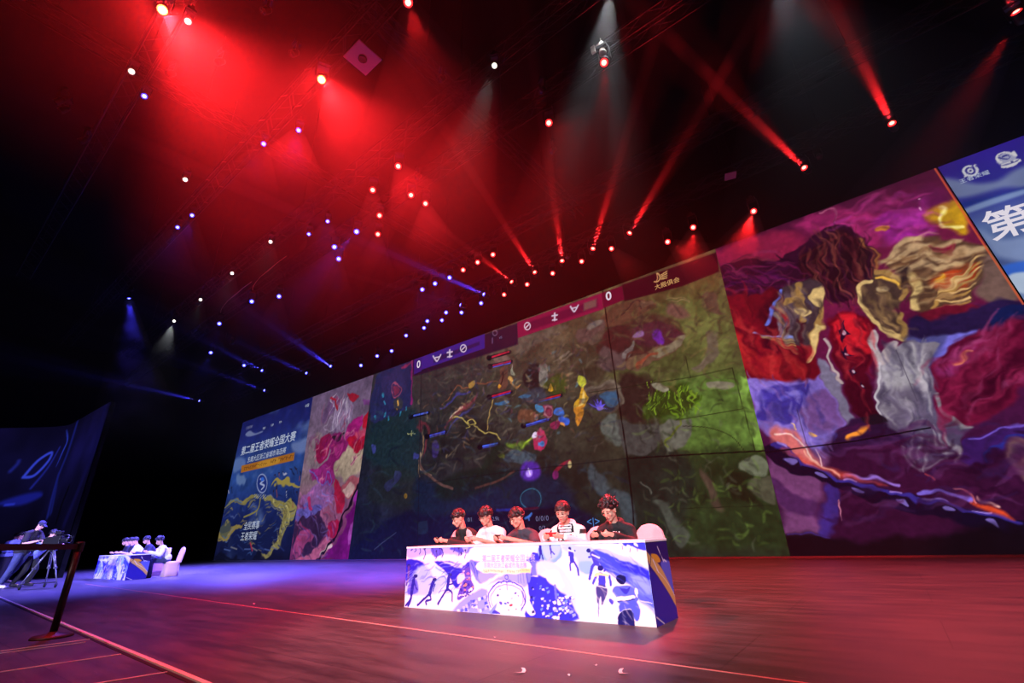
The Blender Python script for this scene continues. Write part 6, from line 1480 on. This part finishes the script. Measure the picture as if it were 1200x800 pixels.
# the other team at the distant table
FY = FARY+TD+.27
for i, (px_, lab, top, hair) in enumerate((((187, 634), 'person in white jacket at the near end of the distant table', (M_tee_w, 'long', None), 'curly'), ((172, 632), 'person in navy jacket next to the white jacket at the distant table', (M_navy, 'long', None), 'fringe'), ((158, 634), 'person in white T-shirt leaning over the middle of the distant table', (M_tee_w, 'short', None), 'crop'), ((153, 634), 'dark haired person mostly hidden behind the white T-shirt at the distant table', (M_navy, 'long', None), 'crop'), ((147, 634), 'person at the hidden far end of the distant table', (M_navy, 'long', None), 'crop'))):
    q = on_y(px_, FY); hx = q.x; hz = min(max(q.z, 1.08), 1.2)
    pc = V3((0, -.34, .84))
    J = seated((0, 0, hz), hands=pc)
    n = V3((0, math.sin(.7), math.cos(.7)))
    person('person', lab, (hx, FY, 0), 0, J, -.1, .4, phone=(pc, V3((1, 0, 0)), n), hair=hair, seed=20+i, top=top, pants=M_jean, shoes=M_dshoe, group='players at the distant table', vox=.0085)
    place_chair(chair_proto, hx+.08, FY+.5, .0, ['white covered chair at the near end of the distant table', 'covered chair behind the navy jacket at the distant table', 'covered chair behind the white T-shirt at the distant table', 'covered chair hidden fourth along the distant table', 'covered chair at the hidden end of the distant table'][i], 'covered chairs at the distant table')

# ------------------------------------------------------------------ camera crew at the far left
RZC = math.radians(128); CS = .87
def crew_at(px): q = on_z(px, 0); return V3((q.x*CS, q.y*CS, 0))
tee_print = lambda c: ((np.abs(c[:, 0]) < .1) & (c[:, 1] > -.06+ (1.3-c[:, 2])*.3) & (np.sin(c[:, 2]*60+np.sin(c[:, 0]*50)*1.5) > .1) & (c[:, 2] > 1.12) & (c[:, 2] < 1.36)).astype(int)
A = crew_at((12, 684))
J = dict(head=(0, -.33, 1.68), neck=(0, -.24, 1.53), chest=(0, -.16, 1.34), waist=(0, -.08, 1.1), pelvis=(0, -.02, .93), shL=(.18, -.2, 1.46), shR=(-.18, -.2, 1.46), elL=(.22, -.36, 1.2), elR=(-.24, -.22, 1.17), wrL=(.12, -.66, 1.27), wrR=(-.14, -.52, 1.24),
         hipL=(.09, -.05, .88), hipR=(-.09, -.05, .88), knL=(.11, .12, .5), knR=(-.11, .04, .48), anL=(.12, .42, .1), anR=(-.12, .2, .1), toeL=(.13, .24, .04), toeR=(-.13, .02, .04))
person('person', 'person in cap, black printed T-shirt and jeans leaning toward the camera dolly', A, RZC, J, .0, .62, hair=None, seed=9, cap_=M_navy, free={'L': ((-.1, -1, .15), (0, .1, 1), .5), 'R': ((.1, -1, .25), (0, .1, 1), .5)}, top=([M_blk, M_tee_w], 'short', tee_print), pants=M_jean, shoes=M_shoe, group='camera crew', vox=.0085)
B = crew_at((24, 683))
J = dict(head=(0, -.42, 1.42), neck=(0, -.31, 1.3), chest=(0, -.22, 1.13), waist=(0, -.1, .96), pelvis=(0, .02, .84), shL=(.18, -.28, 1.24), shR=(-.18, -.28, 1.24), elL=(.24, -.42, 1.02), elR=(-.24, -.45, 1.02), wrL=(.1, -.62, 1.16), wrR=(-.12, -.66, 1.14),
         hipL=(.09, .02, .8), hipR=(-.09, .02, .8), knL=(.12, -.1, .46), knR=(-.12, -.02, .46), anL=(.13, .02, .1), anR=(-.13, .2, .1))
person('person', 'person in pale blue shirt bending to the viewfinder of the studio camera', B-Vector((.788,.614,0))*.12+Vector((-.6,.8,0))*.22, RZC, J, .0, .3, hair='crop', seed=10, free={'L': ((-.1, -1, .0), (0, 0, 1), .6), 'R': ((.1, -1, .0), (0, 0, 1), .6)}, top=(M_blue_s, 'long', None), pants=M_blk, shoes=M_dshoe, group='camera crew', vox=.0085)
for px_, lab, off, tp, sd in (((4, 681), 'person in pale shirt behind the person in the cap, at the frame edge', (0, 0, 0), M_blue_s, 11), ((-14, 681), 'person in blue shirt cut off by the frame edge behind the crew', (-.3, .3, 0), M_blue_s, 12)):
    P_ = crew_at(px_)*1.06
    J = dict(head=(0, -.12, 1.5), neck=(0, -.04, 1.36), chest=(0, 0, 1.2), waist=(0, .02, 1.0), pelvis=(0, .02, .86), shL=(.18, -.02, 1.3), shR=(-.18, -.02, 1.3), elL=(.25, -.05, 1.04), elR=(-.25, -.05, 1.04), wrL=(.14, -.26, 1.06), wrR=(-.14, -.26, 1.06), hipL=(.09, .02, .82), hipR=(-.09, .02, .82), knL=(.11, -.02, .46), knR=(-.11, .02, .46), anL=(.12, .04, .1), anR=(-.12, .06, .1))
    person('person', lab, P_+Vector(off), RZC, J, .0, .3, hair='crop', seed=sd, free={'L': ((-.3, -1, .1), (0, 0, 1), .5), 'R': ((.3, -1, .1), (0, 0, 1), .5)}, top=(tp, 'long', None), pants=M_blk, shoes=M_dshoe, group='camera crew', vox=.009)

# studio camera on a wheeled tripod
M_camb = mat('black_camera_body', rgb(34, 33, 38), .4); M_alu = mat('brushed_leg', rgb(150, 150, 165), .35, metal=.7); M_rub = mat('black_rubber', rgb(18, 18, 19), .8)
T0 = crew_at((48, 684)); root = empty('studio_camera', (T0.x, T0.y, 0), RZC); tag(root, 'black studio camera on a wheeled tripod in front of its crew', 'camera')
hub = V3((0, 0, 1.02))
MB().lathe([(.07, .92), (.07, 1.0), (.09, 1.02), (.09, 1.07), (.05, 1.1), (.0001, 1.1)], n=18).build('tripod_head', M_camb, root)
for i, a in enumerate((PI*.5, PI*.5+2.1, PI*.5-2.1)):
    ft = V3((math.cos(a)*.42, -math.sin(a)*.42, .14)); tp_ = V3((math.cos(a)*.06, -math.sin(a)*.06, .96)); md = tp_*.45+ft*.55; sd = V3((-math.sin(a), -math.cos(a), 0))*.022
    mb = MB(); mb.tube([tp_+sd, md+sd], .014, 8); mb.tube([tp_-sd, md-sd], .014, 8); mb.tube([md+(tp_-md)*.15, ft], .016, 8); mb.box(md, (.07, .05, .05)); lg = mb.build('leg', M_alu, root)
    mb = MB(); mb.bar((0, 0, .13), ft, .03, .02); mb.build('dolly_arm', M_camb, root)
    mb = MB(); mb.tube([ft, ft-V3((0, 0, .06))], .012, 8); mb.lathe([(.0001, -.02), (.055, -.02), (.06, 0), (.055, .02), (.0001, .02)], ft-V3((0, 0, .08)), Matrix.Rotation(PI/2, 3, 'X') @ Matrix.Rotation(.5, 3, 'Y'), 18); mb.build('wheel', M_rub, root)
mb = MB(); mb.box((0, .02, 1.22), (.15, .42, .2)); mb.box((0, -.05, 1.335), (.05, .26, .03)); mb.bar((0, .06, 1.32), (0, .06, 1.345), .03); mb.box((0, .25, 1.2), (.11, .08, .15)); mb.build('camera_body', M_camb, root, .008)
mb = MB(); mb.lathe([(.055, 0), (.062, .05), (.062, .14), (.075, .16), (.08, .24), (.07, .24), (.06, .2), (.0001, .19)], (0, -.19, 1.22), Matrix.Rotation(PI/2, 3, 'X'), 22); mb.build('lens', M_camb, root)
mb = MB(); mb.box((-.02, -.1, 1.42), (.11, .13, .09)); mb.box((-.02, -.03, 1.42), (.16, .02, .12)); mb.bar((0, -.1, 1.35), (-.02, -.1, 1.39), .03); mb.build('viewfinder', M_camb, root, .005)
for s_ in (-1, 1):
    mb = MB(); mb.tube([(s_*.06, .08, 1.06), (s_*.14, .34, .98), (s_*.15, .48, .98)], .012, 8); mb.tube([(s_*.14, .36, .98), (s_*.15, .5, .98)], .018, 8); mb.build('pan_handle', M_rub, root)
mb = MB(); mb.box((.0, -.47, 1.3), (.05, .05, .04)); mb.tube([(0, -.18, 1.34), (0, -.3, 1.36), (0, -.48, 1.3)], .012, 6); mb.build('microphone', M_camb, root)
